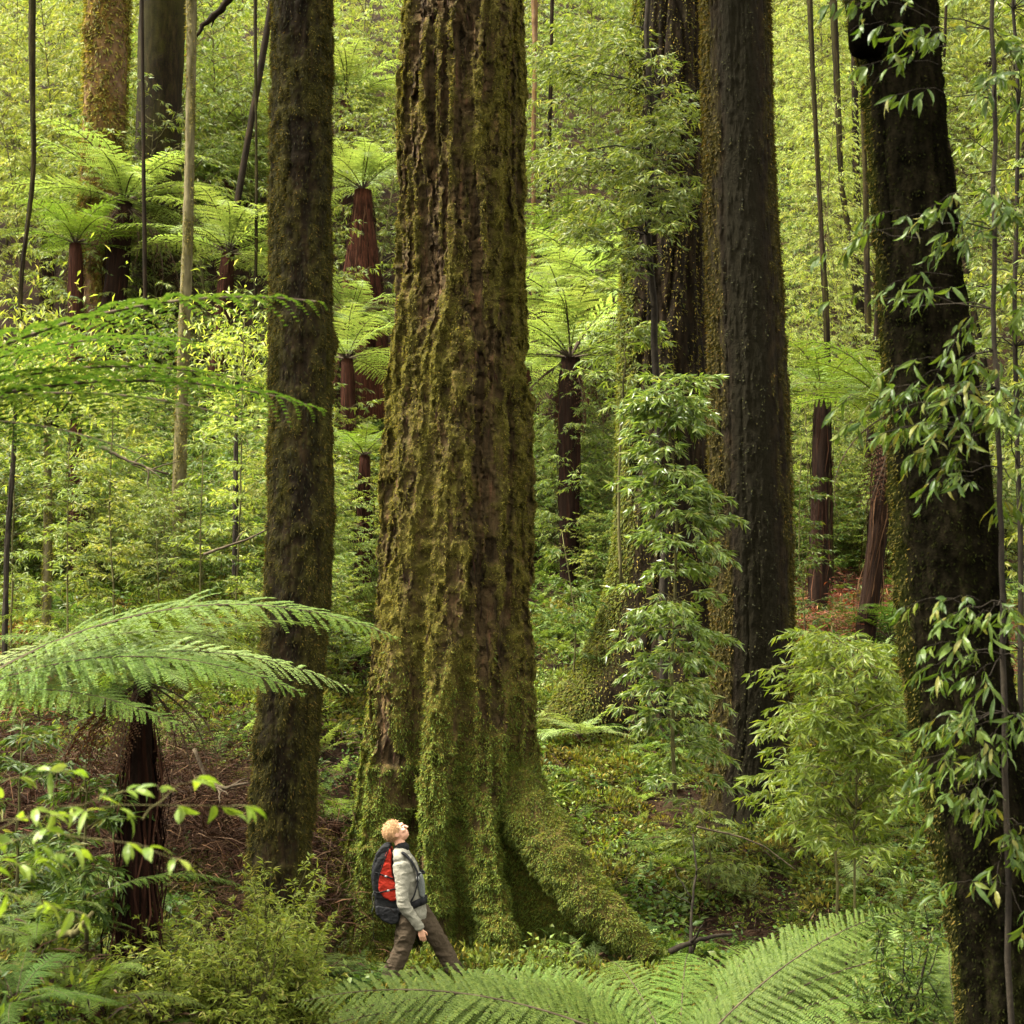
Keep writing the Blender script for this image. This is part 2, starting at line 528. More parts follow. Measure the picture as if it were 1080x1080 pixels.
# ------------------------------------------------------------------ trunks
class Trunk:
    """rows: (py, xl, xr) silhouette at depth Y; lobes: buttresses (theta, sigma, amp, height)"""

    def __init__(self, rows, Y, nth=160, nz=400, furrow=.06, lobes=(), z_base=None, z_top=None, seed=0, fa=2.2, fz=.35, fine=.02, ysway=0.0, knots=0, clump=0.0):
        rows = np.array(rows, float)
        zs, cx, r = [], [], []
        for py, xl, xr in rows:
            a, b = at(xl, py, Y), at(xr, py, Y)
            zs.append(a[2]); cx.append((a[0] + b[0]) / 2); r.append((b[0] - a[0]) / 2)
        o = np.argsort(zs)
        zs, cx, r = np.array(zs)[o], np.array(cx)[o], np.array(r)[o]
        zb = zs[0] if z_base is None else z_base
        zt = zs[-1] if z_top is None else z_top
        # linear extrapolation past the table
        def ext(z, v):
            out = np.interp(z, zs, v)
            hi = z > zs[-1]
            out = np.where(hi, v[-1] + (v[-1] - v[-2]) / (zs[-1] - zs[-2]) * (z - zs[-1]) * .6, out)
            return out
        z = np.linspace(zb, zt, nz)
        sm = lambda v: np.convolve(np.pad(v, 6, mode='edge'), np.ones(13) / 13, mode='valid')
        CX, R = sm(ext(z, cx)), np.maximum(sm(ext(z, r)), .03)
        th = np.linspace(-PI, PI, nth, endpoint=False)
        TH, Z = np.meshgrid(th, z)
        RR = np.repeat(R[:, None], nth, 1)
        c, s = np.cos(TH), np.sin(TH)
        nx, ny = c * fa, s * fa
        warp = .25 * fbm(nx * .8, ny * .8, Z * .5, seed + 50, 2)
        rid = 1 - np.abs(fbm(nx + warp, ny + warp, Z * fz, seed, 3, .45)) * 4.5
        rid = np.clip(rid, 0, 1)
        med = fbm(nx * 2.6, ny * 2.6, Z * fz * 3.5, seed + 3, 4, .6)
        fin = fbm(c * R[:, None] * 11, s * R[:, None] * 11, Z * 6, seed + 7, 3, .6)
        rad = RR * (1 + .06 * fbm(c * .8, s * .8, Z * .25, seed + 9, 2)) - furrow * rid + furrow * .55 * med + fine * fin
        lob = np.zeros_like(rad)
        for (t0, sg, amp, h) in lobes:
            d = (TH - t0 + PI) % (2 * PI) - PI
            d = d + .07 * np.sin(Z * .9 + .4) + .03 * np.sin(Z * 2.3 + t0)
            lob += amp * np.exp(-d * d / (2 * sg * sg)) * np.exp(-np.maximum(Z - zb - .3, 0) / h)
        rad = rad + lob
        for k in range(knots):
            kt, kz = rng.uniform(-PI, PI), rng.uniform(zb + 1, zt)
            d = (TH - kt + PI) % (2 * PI) - PI
            rad += .25 * RR * np.exp(-((d * RR) ** 2 + (Z - kz) ** 2) / (2 * (R.mean() * .3) ** 2)) * rng.uniform(.3, 1)
        self.rad, self.TH, self.Z, self.rid, self.lob, self.med = rad, TH, Z, rid, lob, med
        cyv = Y + ysway * np.sin(Z * .3 + seed)
        self.V = np.stack([CX[:, None] + rad * c, cyv + rad * s, Z], -1)
        self.base = np.array([CX[0], Y, zb])
        self.nth, self.nz, self.Y = nth, nz, Y
        du = np.roll(self.V, -1, 1) - np.roll(self.V, 1, 1)
        dv = np.gradient(self.V, axis=0)
        self.Nrm = unit(np.cross(du, dv))
        if clump:
            k1 = fbm(c * R[:, None] * 14, s * R[:, None] * 14, Z * 9, seed + 90, 3, .6)
            self.V = self.V + self.Nrm * (clump * sstep(-.25, .3, k1))[..., None]
            self.cl = k1
        self.moss = np.zeros_like(rad)
        self.band = None

    def quads(self):
        n, k = self.nz, self.nth
        i, j = np.meshgrid(np.arange(n - 1), np.arange(k), indexing='ij')
        return np.stack([i * k + j, i * k + (j + 1) % k, (i + 1) * k + (j + 1) % k, (i + 1) * k + j], -1).reshape(-1, 4)

    def mesh(self, name, mat):
        at_ = {'moss': self.moss}
        if self.band is not None: at_['band'] = self.band
        n, k = self.nz, self.nth
        return make_mesh(name, (self.V - self.base).reshape(-1, 3), [self.quads(), np.arange((n - 1) * k, n * k)[None]], mat, True, at_)

    def scatter(self, n, w, zmin=None):
        """n points over the side seen, chance by w * area"""
        V = self.V
        du = np.roll(V, -1, 1) - V
        dv = np.zeros_like(V)
        dv[:-1] = V[1:] - V[:-1]
        area = np.linalg.norm(np.cross(du, dv), axis=-1)
        p = (area * np.clip(w, 0, None)).ravel()
        p /= p.sum()
        idx = rng.choice(len(p), n, p=p)
        i, j = idx // self.nth, idx % self.nth
        a, b = rng.random((n, 1)), rng.random((n, 1))
        P = V[i, j] + a * du[i, j] + b * dv[i, j]
        return P, self.Nrm[i, j], self.moss[i, j]


def moss_mesh(name, T, n, w, L=(.03, .07), wr=.3, down=.55, out=.7, rnd=.6, mat=None, tpl=None):
    P, Nm, ms = T.scatter(n, w)
    D = unit(Nm * out + np.array([0, 0, -down]) + rdir(n) * rnd)
    Nn = unit(Nm * .6 + np.array([0, 0, .7]) + rdir(n) * .5)
    Ls = rng.uniform(L[0], L[1], n)
    quad = (np.array([[0, -.12, 0], [.45, -.5, .02], [1, 0, -.15], [.45, .5, .02]]), np.array([[0, 1, 2, 3]]))
    V, fs = leaves(P - Nm * .004, D, Nn, Ls, Ls * wr, tpl or quad)
    return make_mesh(name, V - T.base, fs, mat, False)


def vis(T, lim=2.1):
    """1 on the side turned to the camera, falling off past lim radians"""
    d = np.abs((T.TH + PI / 2 + PI) % (2 * PI) - PI)
    return 1 - sstep(lim, lim + .3, d)


# --- the giant tree
def giant():
    rows = [(-700, 438, 540), (-260, 431, 549), (0, 426, 557), (100, 420, 558), (200, 417, 559), (300, 413, 560), (400, 405, 563), (500, 400, 566), (600, 393, 567),
            (700, 388, 566), (760, 386, 567), (820, 386, 566), (900, 388, 564), (1040, 390, 562)]
    a = -PI / 2
    lobes = [(-.35, .13, 2.0, 1.15), (-1.02, .16, .95, 1.2), (-1.65, .14, .5, 1.8), (-2.35, .16, .75, 2.0), (-2.98, .12, .6, 1.6), (.3, .12, .6, 1.0),
             (2.7, .2, .6, 1.2), (1.2, .35, .7, 1.1), (2.0, .3, .7, 1.0),
             (-.70, .06, -.4, 1.3), (-1.36, .05, -.32, 2.2), (-1.98, .05, -.32, 2.8), (-2.72, .05, -.36, 4.5)]
    T = Trunk(rows, 19.6, nth=460, nz=1100, furrow=.135, lobes=lobes, z_base=-.35, seed=3, fa=2.3, fz=.2, fine=.035, knots=0)
    Z, TH = T.Z, T.TH
    c, s = np.cos(TH), np.sin(TH)
    n = fbm(c * 3, s * 3, Z * .7, 77, 4, .6)
    n2 = fbm(c * 9, s * 9, Z * 2.2, 78, 3, .6)
    low = 1 - sstep(.6, 3.6, Z)
    right = sstep(-1.5, -.2, TH) * (1 - sstep(.6, 1.4, TH))
    left = sstep(-2.3, -2.9, TH)
    cl = fbm(c * 7, s * 7, Z * 4.0, 79, 3, .6)
    cl2 = fbm(c * 17, s * 17, Z * 11.0, 80, 3, .6)
    lump = sstep(-.25, .35, cl) * .05 + sstep(-.2, .3, cl2) * .028
    T.V = T.V + T.Nrm * (lump - .095)[..., None]
    T.moss = np.clip(.60 + .6 * n + .4 * n2 + .5 * cl + .4 * cl2 + .5 * low + .22 * right + .15 * left - .5 * T.rid + .25 * T.med + .12 * sstep(0, .3, T.lob), 0, 1)
    root = thing('giant_tree', 'enormous furrowed brown and mossy trunk with buttress roots, behind the hiker', 'tree', tuple(T.base))
    part('trunk', T.mesh('giant_trunk', M['bark']), root)
    w = vis(T) * sstep(.22, .7, T.moss)
    hi = sstep(1.6, 3.2, Z)
    part('moss', moss_mesh('olive_moss', T, 300000, w * (.25 + .75 * hi), (.012, .05), .2, .55, .7, .8, M['moss']), root)
    part('moss', moss_mesh('bright_moss', T, 190000, vis(T) * sstep(.3, .75, T.moss) * (1 - sstep(1.2, 4.0, Z)) ** 1.2, (.014, .055), .3, .5, .7, .6, M['moss_bright']), root)
    # the big root that leaves the trunk and arches down to the moss
    pth = np.array([at(515, 800, 19.4), at(572, 882, 18.8), at(603, 930, 18.5), at(632, 958, 18.3), at(656, 980, 18.15), at(684, 1012, 18.0)])
    tt = np.linspace(0, 5, 90)
    pth = np.stack([np.interp(tt, np.arange(6), pth[:, q]) for q in range(3)], 1)
    for _ in range(30): pth[1:-1] = (pth[:-2] + pth[1:-1] * 2 + pth[2:]) / 4
    k = 48
    V, _f = tube(pth, np.interp(tt, [0, 1, 3, 5], [.30, .33, .24, .15]), k, False)
    V = V.reshape(90, k, 3)
    ctr = V.mean(1, keepdims=True)
    V = ctr + (V - ctr) * (1 + .42 * fbm(V[..., 0] * 3, V[..., 1] * 3, V[..., 2] * 3, 5, 4, .6))[..., None]
    R_ = Trunk.__new__(Trunk)
    R_.V, R_.nth, R_.nz, R_.base = V, k, 90, T.base
    R_.Nrm = unit(V - V.mean(1, keepdims=True))
    R_.moss = np.clip(.75 + .5 * fbm(V[..., 0] * 4, V[..., 1] * 4, V[..., 2] * 4, 6, 3), 0, 1)
    R_.band = None
    rt = part('root', R_.mesh('giant_root', M['bark']), root)
    ww = sstep(-.5, .2, R_.Nrm[..., 2] + .35)
    ww[-1] = 0
    part('moss', moss_mesh('root_moss', R_, 34000, ww * R_.moss, (.014, .055), .3, .5, .7, .6, M['moss_bright']), rt)
    # hanging bits of loose bark and lichen
    part('bark_shred', moss_mesh('shreds', T, 5000, vis(T) * (1 - T.moss), (.05, .2), .09, 1.2, .15, .25, M['litter']), root)
    crown_for(root, T, 8, 5.5, 3.2, M['leaf_mid'], 9000)
    return T


def crown_for(root, T, nb, R, hh, mat, nl):
    """limbs and leaf sprays at the top of a trunk, above the picture"""
    top = T.V[-1].mean(0)
    mb, P, D, N = MB(), [], [], []
    r0 = float(T.rad[-1].mean())
    for b in range(nb):
        az = b * 2.4 + rng.uniform(-.3, .3)
        zz = top[2] - rng.uniform(0, .25) * hh
        t = np.linspace(0, 1, 8)[:, None]
        e = np.array([math.cos(az) * R, math.sin(az) * R, hh * rng.uniform(.4, 1.1)]) * rng.uniform(.7, 1.1)
        pth = np.array([top[0], top[1], zz]) + t * e + np.sin(t * 6 + b) * .15
        mb.add(*tube(pth, r0 * .35 * (1 - .85 * t[:, 0]), 7))
        k = nl // nb
        tt = rng.uniform(.25, 1.05, k)[:, None]
        clump = rng.normal(size=(26, 3)) * .5
        pp = np.array([top[0], top[1], zz]) + np.round(tt * 13) / 13 * e + clump[rng.integers(0, 26, k)] + rng.normal(size=(k, 3)) * .22
        P.append(pp)
    P = np.concatenate(P)
    n = len(P)
    V, fs = leaves(P, rdir(n) + np.array([0, 0, -.5]), rdir(n) * .5 + np.array([0, 0, 1]), rng.uniform(.12, .2, n), rng.uniform(.035, .05, n))
    cr = part('crown', make_mesh('crown_leaves', V - T.base, fs, mat, False), root)
    part('limb', mb.mesh('limbs', M['bark_dark'], origin=T.base), root)


giant_T = giant()


# --- the other big trunks
def side_trunks():
    # slim mossy trunk in front, at the viewer's side of the slope
    rows = [(-420, 291, 348), (0, 287, 349), (150, 287, 348), (300, 287, 348), (450, 286, 349), (560, 283, 350), (640, 279, 346), (720, 274, 338),
            (800, 268, 333), (900, 261, 326), (1000, 256, 330), (1100, 252, 336)]
    T = Trunk(rows, 14.6, nth=180, nz=620, furrow=.022, z_base=-.3, seed=21, fa=1.6, fz=.6, fine=.016, lobes=[(-.4, .5, .12, .5), (-2.6, .5, .14, .5)], knots=5, clump=.022)
    c, s, Z = np.cos(T.TH), np.sin(T.TH), T.Z
    edge = np.abs(c) ** 2  # moss along both outer edges also stands in for their rim light
    T.moss = np.clip(.3 + .6 * T.cl + .6 * fbm(c * 2, s * 2, Z * 1.6, 31, 4, .6) + .75 * edge, 0, 1)
    r = thing('mossy_tree', 'slim straight dark trunk furred with moss, standing in front of the giant trunk', 'tree', tuple(T.base))
    part('trunk', T.mesh('slim_trunk', M['bark_dark']), r)
    part('moss', moss_mesh('fur', T, 60000, vis(T) * (.04 + sstep(.35, .95, T.moss)), (.012, .045), .25, .5, .8, .6, M['moss_mid']), r)
    part('moss', moss_mesh('dark_fur', T, 22000, vis(T), (.02, .055), .2, 1.0, .4, .4, M['moss_dark']), r)
    crown_for(r, T, 8, 3.0, 2.0, M['leaf_mid'], 9000)  # crown out of view, sized for the shade it casts

    # unseen tree, added outside the view so its crown shades the near slope
    rows = [(-900, -640, -560), (0, -650, -560), (600, -660, -560), (1100, -670, -550)]
    T = Trunk(rows, 12.5, nth=60, nz=120, furrow=.02, z_base=.5, seed=25, fa=1.6, fz=.6, fine=.016, clump=.02)
    r = thing('mossy_tree', 'unseen dark trunk added beyond the near tree ferns so its crown shades the slope', 'tree', tuple(T.base))
    part('trunk', T.mesh('shade_tree_trunk', M['bark_dark']), r)
    crown_for(r, T, 12, 3.6, 2.0, M['leaf_mid'], 12000)

    # big leaning-rooted trunk behind
    rows = [(-420, 672, 745), (0, 668, 744), (100, 663, 744), (200, 658, 744), (300, 654, 744), (400, 653, 746), (470, 652, 750), (540, 650, 754), (600, 645, 756),
            (660, 635, 758), (700, 622, 760), (730, 604, 765), (800, 600, 770)]
    T = Trunk(rows, 27.0, nth=220, nz=480, furrow=.09, z_base=1.6, seed=41, fa=2.0, fz=.25, fine=.025, lobes=[(-2.8, .28, .95, 1.3), (-2.3, .2, .5, 1.2), (-1.3, .25, .4, 1.0), (-.5, .25, .5, 1.0)], knots=4)
    c, s, Z = np.cos(T.TH), np.sin(T.TH), T.Z
    left = sstep(-1.9, -2.7, T.TH) + sstep(2.6, 2.9, T.TH)
    T.moss = np.clip(.0 + .6 * fbm(c * 3, s * 3, Z * .9, 43, 4, .6) + 1.05 * left - .3 * T.rid, 0, 1)
    r = thing('flared_tree', 'broad dark trunk flaring into a mossy root on one side, half hidden by leafy shrubs', 'tree', tuple(T.base))
    part('trunk', T.mesh('flared_trunk', M['bark_dark']), r)
    part('moss', moss_mesh('fur', T, 40000, vis(T) * (.01 + sstep(.25, .75, T.moss)), (.04, .1), .3, .6, .7, .6, M['moss_bright']), r)
    part('moss', moss_mesh('thin_fur', T, 26000, vis(T) * (1 - T.rid), (.03, .08), .28, .6, .7, .6, M['moss']), r)
    crown_for(r, T, 7, 4, 2.5, M['leaf_mid'], 5000)

    # smooth dark trunk
    rows = [(-420, 736, 808), (0, 738, 811), (100, 740, 814), (200, 742, 817), (300, 744, 824), (400, 746, 829), (500, 748, 832), (600, 751, 835), (700, 752, 836),
            (780, 750, 830), (840, 744, 822), (900, 736, 826)]
    T = Trunk(rows, 23.0, nth=300, nz=700, furrow=.028, z_base=.8, seed=61, fa=2.4, fz=.12, fine=.005, lobes=[(-2.4, .3, .3, .5), (-1.6, .3, .25, .45), (-.6, .3, .3, .5)], knots=3)
    T.cl = fbm(np.cos(T.TH) * 8, np.sin(T.TH) * 8, T.Z * 5, 66, 3, .6)
    T.V = T.V + T.Nrm * (.012 * sstep(-.1, .35, T.cl) + .012 * sstep(0, .4, fbm(np.cos(T.TH) * 16, np.sin(T.TH) * 16, T.Z * 7, 67, 3, .6)))[..., None]
    c, s, Z = np.cos(T.TH), np.sin(T.TH), T.Z
    d = T.TH
    # bare grey band on the front, textured mossy strips either side
    wob = .12 * fbm(Z * .35, 0, 0, 65, 2)
    wob = wob + .1 * T.cl
    T.band = sstep(-2.3, -1.95, d + wob) * (1 - sstep(-1.3, -.85, d + wob + .15 * sstep(6, 2, Z) * -1))
    T.moss = np.clip(.26 - .12 * sstep(-1.4, -.8, T.TH) + .5 * T.cl + .6 * fbm(c * 3, s * 3, Z * 1.1, 63, 4, .6) + .55 * (np.abs(c) ** 3) - 1.1 * T.band, 0, 1)
    r = thing('striped_tree', 'tall smooth trunk with a bare grey-black stripe between mossy bark edges', 'tree', tuple(T.base))
    part('trunk', T.mesh('striped_trunk', M['bark_grey']), r)
    part('moss', moss_mesh('fur', T, 40000, vis(T) * sstep(.3, .8, T.moss), (.03, .08), .3, .6, .6, .6, M['moss_mid']), r)
    part('moss', moss_mesh('specks', T, 9000, vis(T) * sstep(-.05, .35, T.cl), (.015, .05), .35, .6, .6, .6, M['moss_dark']), r)
    crown_for(r, T, 7, 3.5, 2.5, M['leaf_mid'], 5000)

    # near black trunk on the other side
    rows = [(-420, 850, 960), (-200, 872, 972), (-60, 886, 984), (0, 893, 988), (50, 903, 991), (120, 914, 996), (200, 920, 1004), (300, 927, 1016), (400, 934, 1028), (500, 940, 1042), (600, 946, 1056),
            (700, 954, 1064), (800, 968, 1078), (900, 990, 1092), (1000, 1006, 1102), (1100, 1012, 1112)]
    T = Trunk(rows, 9.3, nth=180, nz=560, furrow=.02, z_base=.4, seed=81, fa=1.7, fz=.8, fine=.018, knots=6, clump=.016)
    c, s, Z = np.cos(T.TH), np.sin(T.TH), T.Z
    left = sstep(-2.5, -3.0, T.TH) + sstep(2.4, 2.8, T.TH)
    T.moss = np.clip(.05 + .5 * fbm(c * 2, s * 2, Z * 1.7, 83, 4, .6) + .8 * left, 0, 1)
    r = thing('black_tree', 'leaning near-black trunk with moss along one edge, hung with drooping leaves', 'tree', tuple(T.base))
    part('trunk', T.mesh('black_trunk', M['bark_black']), r)
    part('moss', moss_mesh('fur', T, 30000, vis(T), (.012, .035), .25, .6, .7, .6, M['moss_black']), r)
    part('moss', moss_mesh('edge_fur', T, 9000, vis(T, 2.6) * left, (.012, .035), .25, .6, .7, .6, M['moss_mid']), r)
    # stub of a broken limb near the top
    mb = MB()
    p0 = at(915, 48, 9.15)
    mb.add(*tube(np.array([p0, p0 + [-.05, -.12, .06], p0 + [-.10, -.2, .16]]), [.11, .09, .04], 10))
    part('stub', mb.mesh('stub', M['bark_black'], origin=T.base), r)
    crown_for(r, T, 10, 3.4, 1.6, M['leaf_deep'], 16000)  # crown above the view, put in dense to shade the foreground


side_trunks()


# --- thin and far trunks
def slim_trunk(name, label, rows, Y, bark, moss_mat=None, nm=2500, moss_lvl=.4, group=None, crown=None, zb=None, up=True, ms=(.03, .08)):
    b = at(rows[-1][1], rows[-1][0], Y)
    g = float(gz(b[0], Y)) - .2
    T = Trunk(([(-120, rows[0][1], rows[0][2])] if up else []) + rows, Y, nth=28, nz=160, furrow=.012, z_base=min(g, b[2]) if zb is None else zb, seed=int(rows[0][1]) + 5, fa=1.2, fz=.5, fine=.012, ysway=.05, knots=4)
    T.moss = np.clip(moss_lvl + .6 * fbm(np.cos(T.TH) * 2, np.sin(T.TH) * 2, T.Z * 1.2, 31, 3, .6), 0, 1)
    r = thing(name, label, 'tree', tuple(T.base), group)
    part('trunk', T.mesh(name + '_trunk', bark), r)
    if moss_mat:
        part('moss', moss_mesh('fur', T, nm, vis(T) * sstep(.2, .7, T.moss), ms, .3, .5, .7, .6, moss_mat), r)
    crown_for(r, T, 5, crown or 1.6, 1.6, M['leaf_yellow'], 900)
    return r


slim_trunk('slender_tree', 'slender pale mossy trunk rising alone from the bank beside the slim furred trunk', [(0, 196, 208), (20, 197, 208), (150, 196, 206), (260, 192, 204), (350, 188, 201), (450, 184, 197), (510, 181, 196)], 31, M['bark_pale'], M['moss'], 3000, .35)
slim_trunk('orange_tree', 'stout far trunk clad in orange moss rising behind pale tree ferns', [(0, 92, 136), (60, 90, 134), (120, 88, 132), (170, 86, 130), (230, 84, 132)], 46, M['bark_orange'], M['moss'], 9000, .6, ms=(.08, .22))
slim_trunk('dark_tree', 'broad dark far trunk partly covered by foliage above pale ferns', [(0, 148, 196), (50, 146, 194), (100, 145, 192), (130, 143, 192)], 48, M['bark_dark'])
slim_trunk('thin_tree', 'thin dark crooked stem high among yellow foliage at the edge', [(0, 30, 38), (60, 30, 37), (110, 31, 37), (180, 33, 38), (290, 19, 24)], 38, M['bark_dark'])
slim_trunk('thin_tree', 'thin leaning dark stem standing on the bank beside a mossy thin stem', [(425, 15, 18), (480, 12, 17), (575, 4, 10)], 25, M['stem_dark'], up=False, crown=.7)
slim_trunk('thin_tree', 'thin mossy stem on the bank next to a leaning dark stem', [(440, 46, 54), (500, 46, 54), (590, 45, 55)], 26, M['bark_pale'], M['moss'], 900, up=False, crown=.7)
slim_trunk('thin_tree', 'thin brown stem with side twigs in the bright thicket between the striped and black trunks', [(0, 851, 857), (100, 856, 861), (200, 861, 866), (340, 868, 875)], 36, M['bark_dark'])
slim_trunk('thin_tree', 'dark straight stem against the bright gap beside the black trunk', [(0, 875, 883), (60, 878, 885), (200, 884, 890), (280, 898, 905)], 44, M['bark_dark'])
slim_trunk('thin_tree', 'short mossy stem close beside the edge of the black trunk', [(130, 908, 913), (200, 910, 916), (300, 911, 918)], 40, M['bark_grey'])
slim_trunk('thin_tree', 'pale thin stem seen high beside the giant trunk', [(0, 560, 567), (60, 562, 567), (140, 560, 565)], 52, M['bark_orange'])
slim_trunk('thin_tree', 'dark thin stem standing between two yellow-green shrubs on the bank', [(400, 250, 253), (450, 247, 251), (530, 246, 252)], 30, M['stem_dark'], up=False, crown=.7)
slim_trunk('thin_tree', 'thin hanging stem beside the slim furred trunk near its top', [(40, 267, 271), (90, 268, 271), (190, 269, 272), (280, 268, 272)], 42, M['bark_dark'])

# ------------------------------------------------------------------ fern fronds
def frond_mesh(name, L=2.0, W=.8, npair=28, npin=14, e0=40, bend=70, seed=0, mat=None, vdrop=.12, rr=.007, pet=.1, rmat=None, curl=0.0, fat=.088):
    """a twice-divided fern frond along +X: rachis, pinnae and leaflets; e0 = rise at the base, bend = how far it arches over (degrees)"""
    r = np.random.default_rng(seed)
    n = 40
    t = np.linspace(0, 1, n)
    ang = D2R(e0) - D2R(bend) * t ** 1.25
    side = curl * t ** 2
    dx, dz = np.cos(ang), np.sin(ang)
    step = L / (n - 1)
    px = np.concatenate([[0], np.cumsum(dx[:-1] * np.cos(side[:-1]) * step)])
    py = np.concatenate([[0], np.cumsum(dx[:-1] * np.sin(side[:-1]) * step)])
    pz = np.concatenate([[0], np.cumsum(dz[:-1] * step)])
    path = np.stack([px, py, pz], 1)
    mb = MB()
    mb.add(*tube(path[::2], np.interp(t[::2], [0, 1], [rr, rr * .2]), 5))
    nr = len(mb.V[0])
    P, D, N, LL, WW = [], [], [], [], []
    T = unit(np.gradient(path, axis=0))
    for k in range(npair):
        u = pet + (1 - pet) * (k + .5) / npair
        for sgn in (-1, 1):
            uu = min(.995, u + r.uniform(-.006, .006))
            c = np.array([np.interp(uu, t, path[:, i]) for i in range(3)])
            tg = unit(np.array([np.interp(uu, t, T[:, i]) for i in range(3)]))
            sd = unit(np.cross(np.array([0, 0, 1.]), tg)) * sgn
            up = unit(np.cross(tg, sd * sgn))
            x = (uu - pet) / (1 - pet)
            pl = W / 2 * min(1, (.34 + x * 3.0)) * (1 - x) ** .62 * 1.12 * r.uniform(.9, 1.06)
            pl *= r.uniform(.86, 1.06) if r.random() > .03 else .45
            pd = unit(sd * 1.0 + tg * (.28 + .5 * x + r.normal() * .07) - up * r.normal() * .09)
            m = max(5, int(npin * (.35 + .65 * pl / (W / 2))))
            s = (np.arange(m) + .4) / m
            # pinna droops along its length
            base = c + pl * s[:, None] * pd - up * (vdrop * pl * s[:, None] ** 2 * 1.5)
            ax = unit(np.cross(up, pd))
            for q in (-1, 1):
                P.append(base)
                D.append(np.repeat((ax * q * 1.0 + pd * .45)[None], m, 0) + r.normal(size=(m, 3)) * .07)
                N.append(np.repeat(up[None], m, 0) + r.normal(size=(m, 3)) * .16)
                ll = pl * fat * (1 - s) ** .55 + .004
                LL.append(ll * r.uniform(.85, 1.1, m))
                WW.append(np.full(m, pl / m * .86))
    P, D, N, LL, WW = map(np.concatenate, (P, D, N, LL, WW))
    kp = r.random(len(P)) > .035
    P, D, N, LL, WW = P[kp], D[kp], N[kp], LL[kp], WW[kp]
    tpl = (np.array([[0, -.5, 0], [.55, -.42, .04], [1, 0, -.1], [.55, .42, .04], [0, .5, 0]]), np.array([[0, 1, 2, 3], [0, 3, 4, 4]]))
    V, fs = leaves(P, D, N, LL, WW, tpl)
    nq_r = sum(len(f) for f in mb.Fs.get(4, [np.zeros((0, 4))]))
    # faces grouped by size: order must match material indices
    Vr = np.concatenate(mb.V)
    tube_faces = [np.concatenate(f) for f in mb.Fs.values()]
    leaf_faces = [f + nr for f in fs]
    allf = tube_faces + leaf_faces
    fm = np.concatenate([np.full(len(f), 0 if i < len(tube_faces) else 1) for i, f in enumerate(allf)])
    return make_mesh(name, np.concatenate([Vr, V]), allf, [rmat or M['twig'], mat], False, fmat=fm)


FR = {}
for key, mt in (('pale', 'frond_pale'), ('bright', 'frond_bright'), ('deep', 'frond_deep')):
    FR[key] = [frond_mesh('frond_' + key, 1.0, .44, 26, 13, e, b, 10 + i, M[mt], curl=cu) for i, (e, b, cu) in enumerate(((52, 75, .1), (38, 62, -.15), (26, 58, .2), (60, 95, -.1), (14, 46, .1)))]
for key, mt in (('near_pale', 'frond_pale'), ('near_bright', 'frond_bright'), ('near_deep', 'frond_deep')):
    FR[key] = [frond_mesh('frond_' + key, 1.0, .40, 54, 24, e, b, 110 + i, M[mt], curl=cu, fat=.056, rr=.0045) for i, (e, b, cu) in enumerate(((52, 75, .1), (34, 58, -.12), (24, 54, .15), (60, 95, -.1), (14, 46, .1)))]
FR['lacy'] = [frond_mesh('frond_lacy', 1.0, .52, 30, 18, e, b, 210 + i, M['frond_deep'], curl=cu, fat=.06, rr=.006, vdrop=.3) for i, (e, b, cu) in enumerate(((44, 60, .1), (34, 48, -.12), (24, 40, .15)))]
FR['dead'] = [frond_mesh('frond_dead', 1.0, .30, 20, 9, e, b, 30 + i, M['frond_dead'], vdrop=.6, curl=cu) for i, (e, b, cu) in enumerate(((-10, 70, .1), (5, 90, -.2)))]


def fern_trunk_mesh(name, h, r0, r1, mat, seed, ns=160, strand=True):
    """fibrous trunk with hanging strands; top at z = 0, going down"""
    nz, k = 30, 22
    z = np.linspace(0, -h, nz)
    th = np.linspace(0, 2 * PI, k, endpoint=False)
    TH, Z = np.meshgrid(th, z)
    R = np.interp(-z / h, [0, .1, .5, 1], [r0 * .8, r0, (r0 + r1) / 2 * 1.03, r1])[:, None]
    R = R * (1 + .12 * fbm(np.cos(TH) * 3, np.sin(TH) * 3, Z * .6, seed, 3)) + .02 * fbm(np.cos(TH) * 9, np.sin(TH) * 9, Z, seed + 1, 2)
    V = np.stack([R * np.cos(TH), R * np.sin(TH), Z], -1).reshape(-1, 3)
    i, j = np.meshgrid(np.arange(nz - 1), np.arange(k), indexing='ij')
    q = np.stack([i * k + j, (i + 1) * k + j, (i + 1) * k + (j + 1) % k, i * k + (j + 1) % k], -1).reshape(-1, 4)
    faces = [q, np.arange(k)[None, ::-1]]
    fm = [np.zeros(len(q)), np.zeros(1)]
    if strand:
        n = ns
        a = rng.uniform(0, 2 * PI, n)
        zz = -rng.uniform(0, .75, n) * h
        ln = rng.uniform(.25, .7, n) * min(h, 2.5)
        rr = np.interp(-zz / h, [0, .1, .5, 1], [r0 * .8, r0, (r0 + r1) / 2, r1]) + .01
        P = np.stack([rr * np.cos(a), rr * np.sin(a), zz], 1)
        D = np.stack([np.cos(a) * .06, np.sin(a) * .06, -np.ones(n)], 1) + rng.normal(size=(n, 3)) * .05
        Nn = np.stack([np.cos(a), np.sin(a), np.zeros(n)], 1) + rng.normal(size=(n, 3)) * .3
        V2, f2 = leaves(P, D, Nn, ln, np.full(n, .022))
        f2 = [f + len(V) for f in f2]
        V = np.concatenate([V, V2])
        faces += f2
        fm += [np.ones(len(f)) for f in f2]
    return make_mesh(name, V, faces, [mat, M['strand']], True, fmat=np.concatenate(fm))


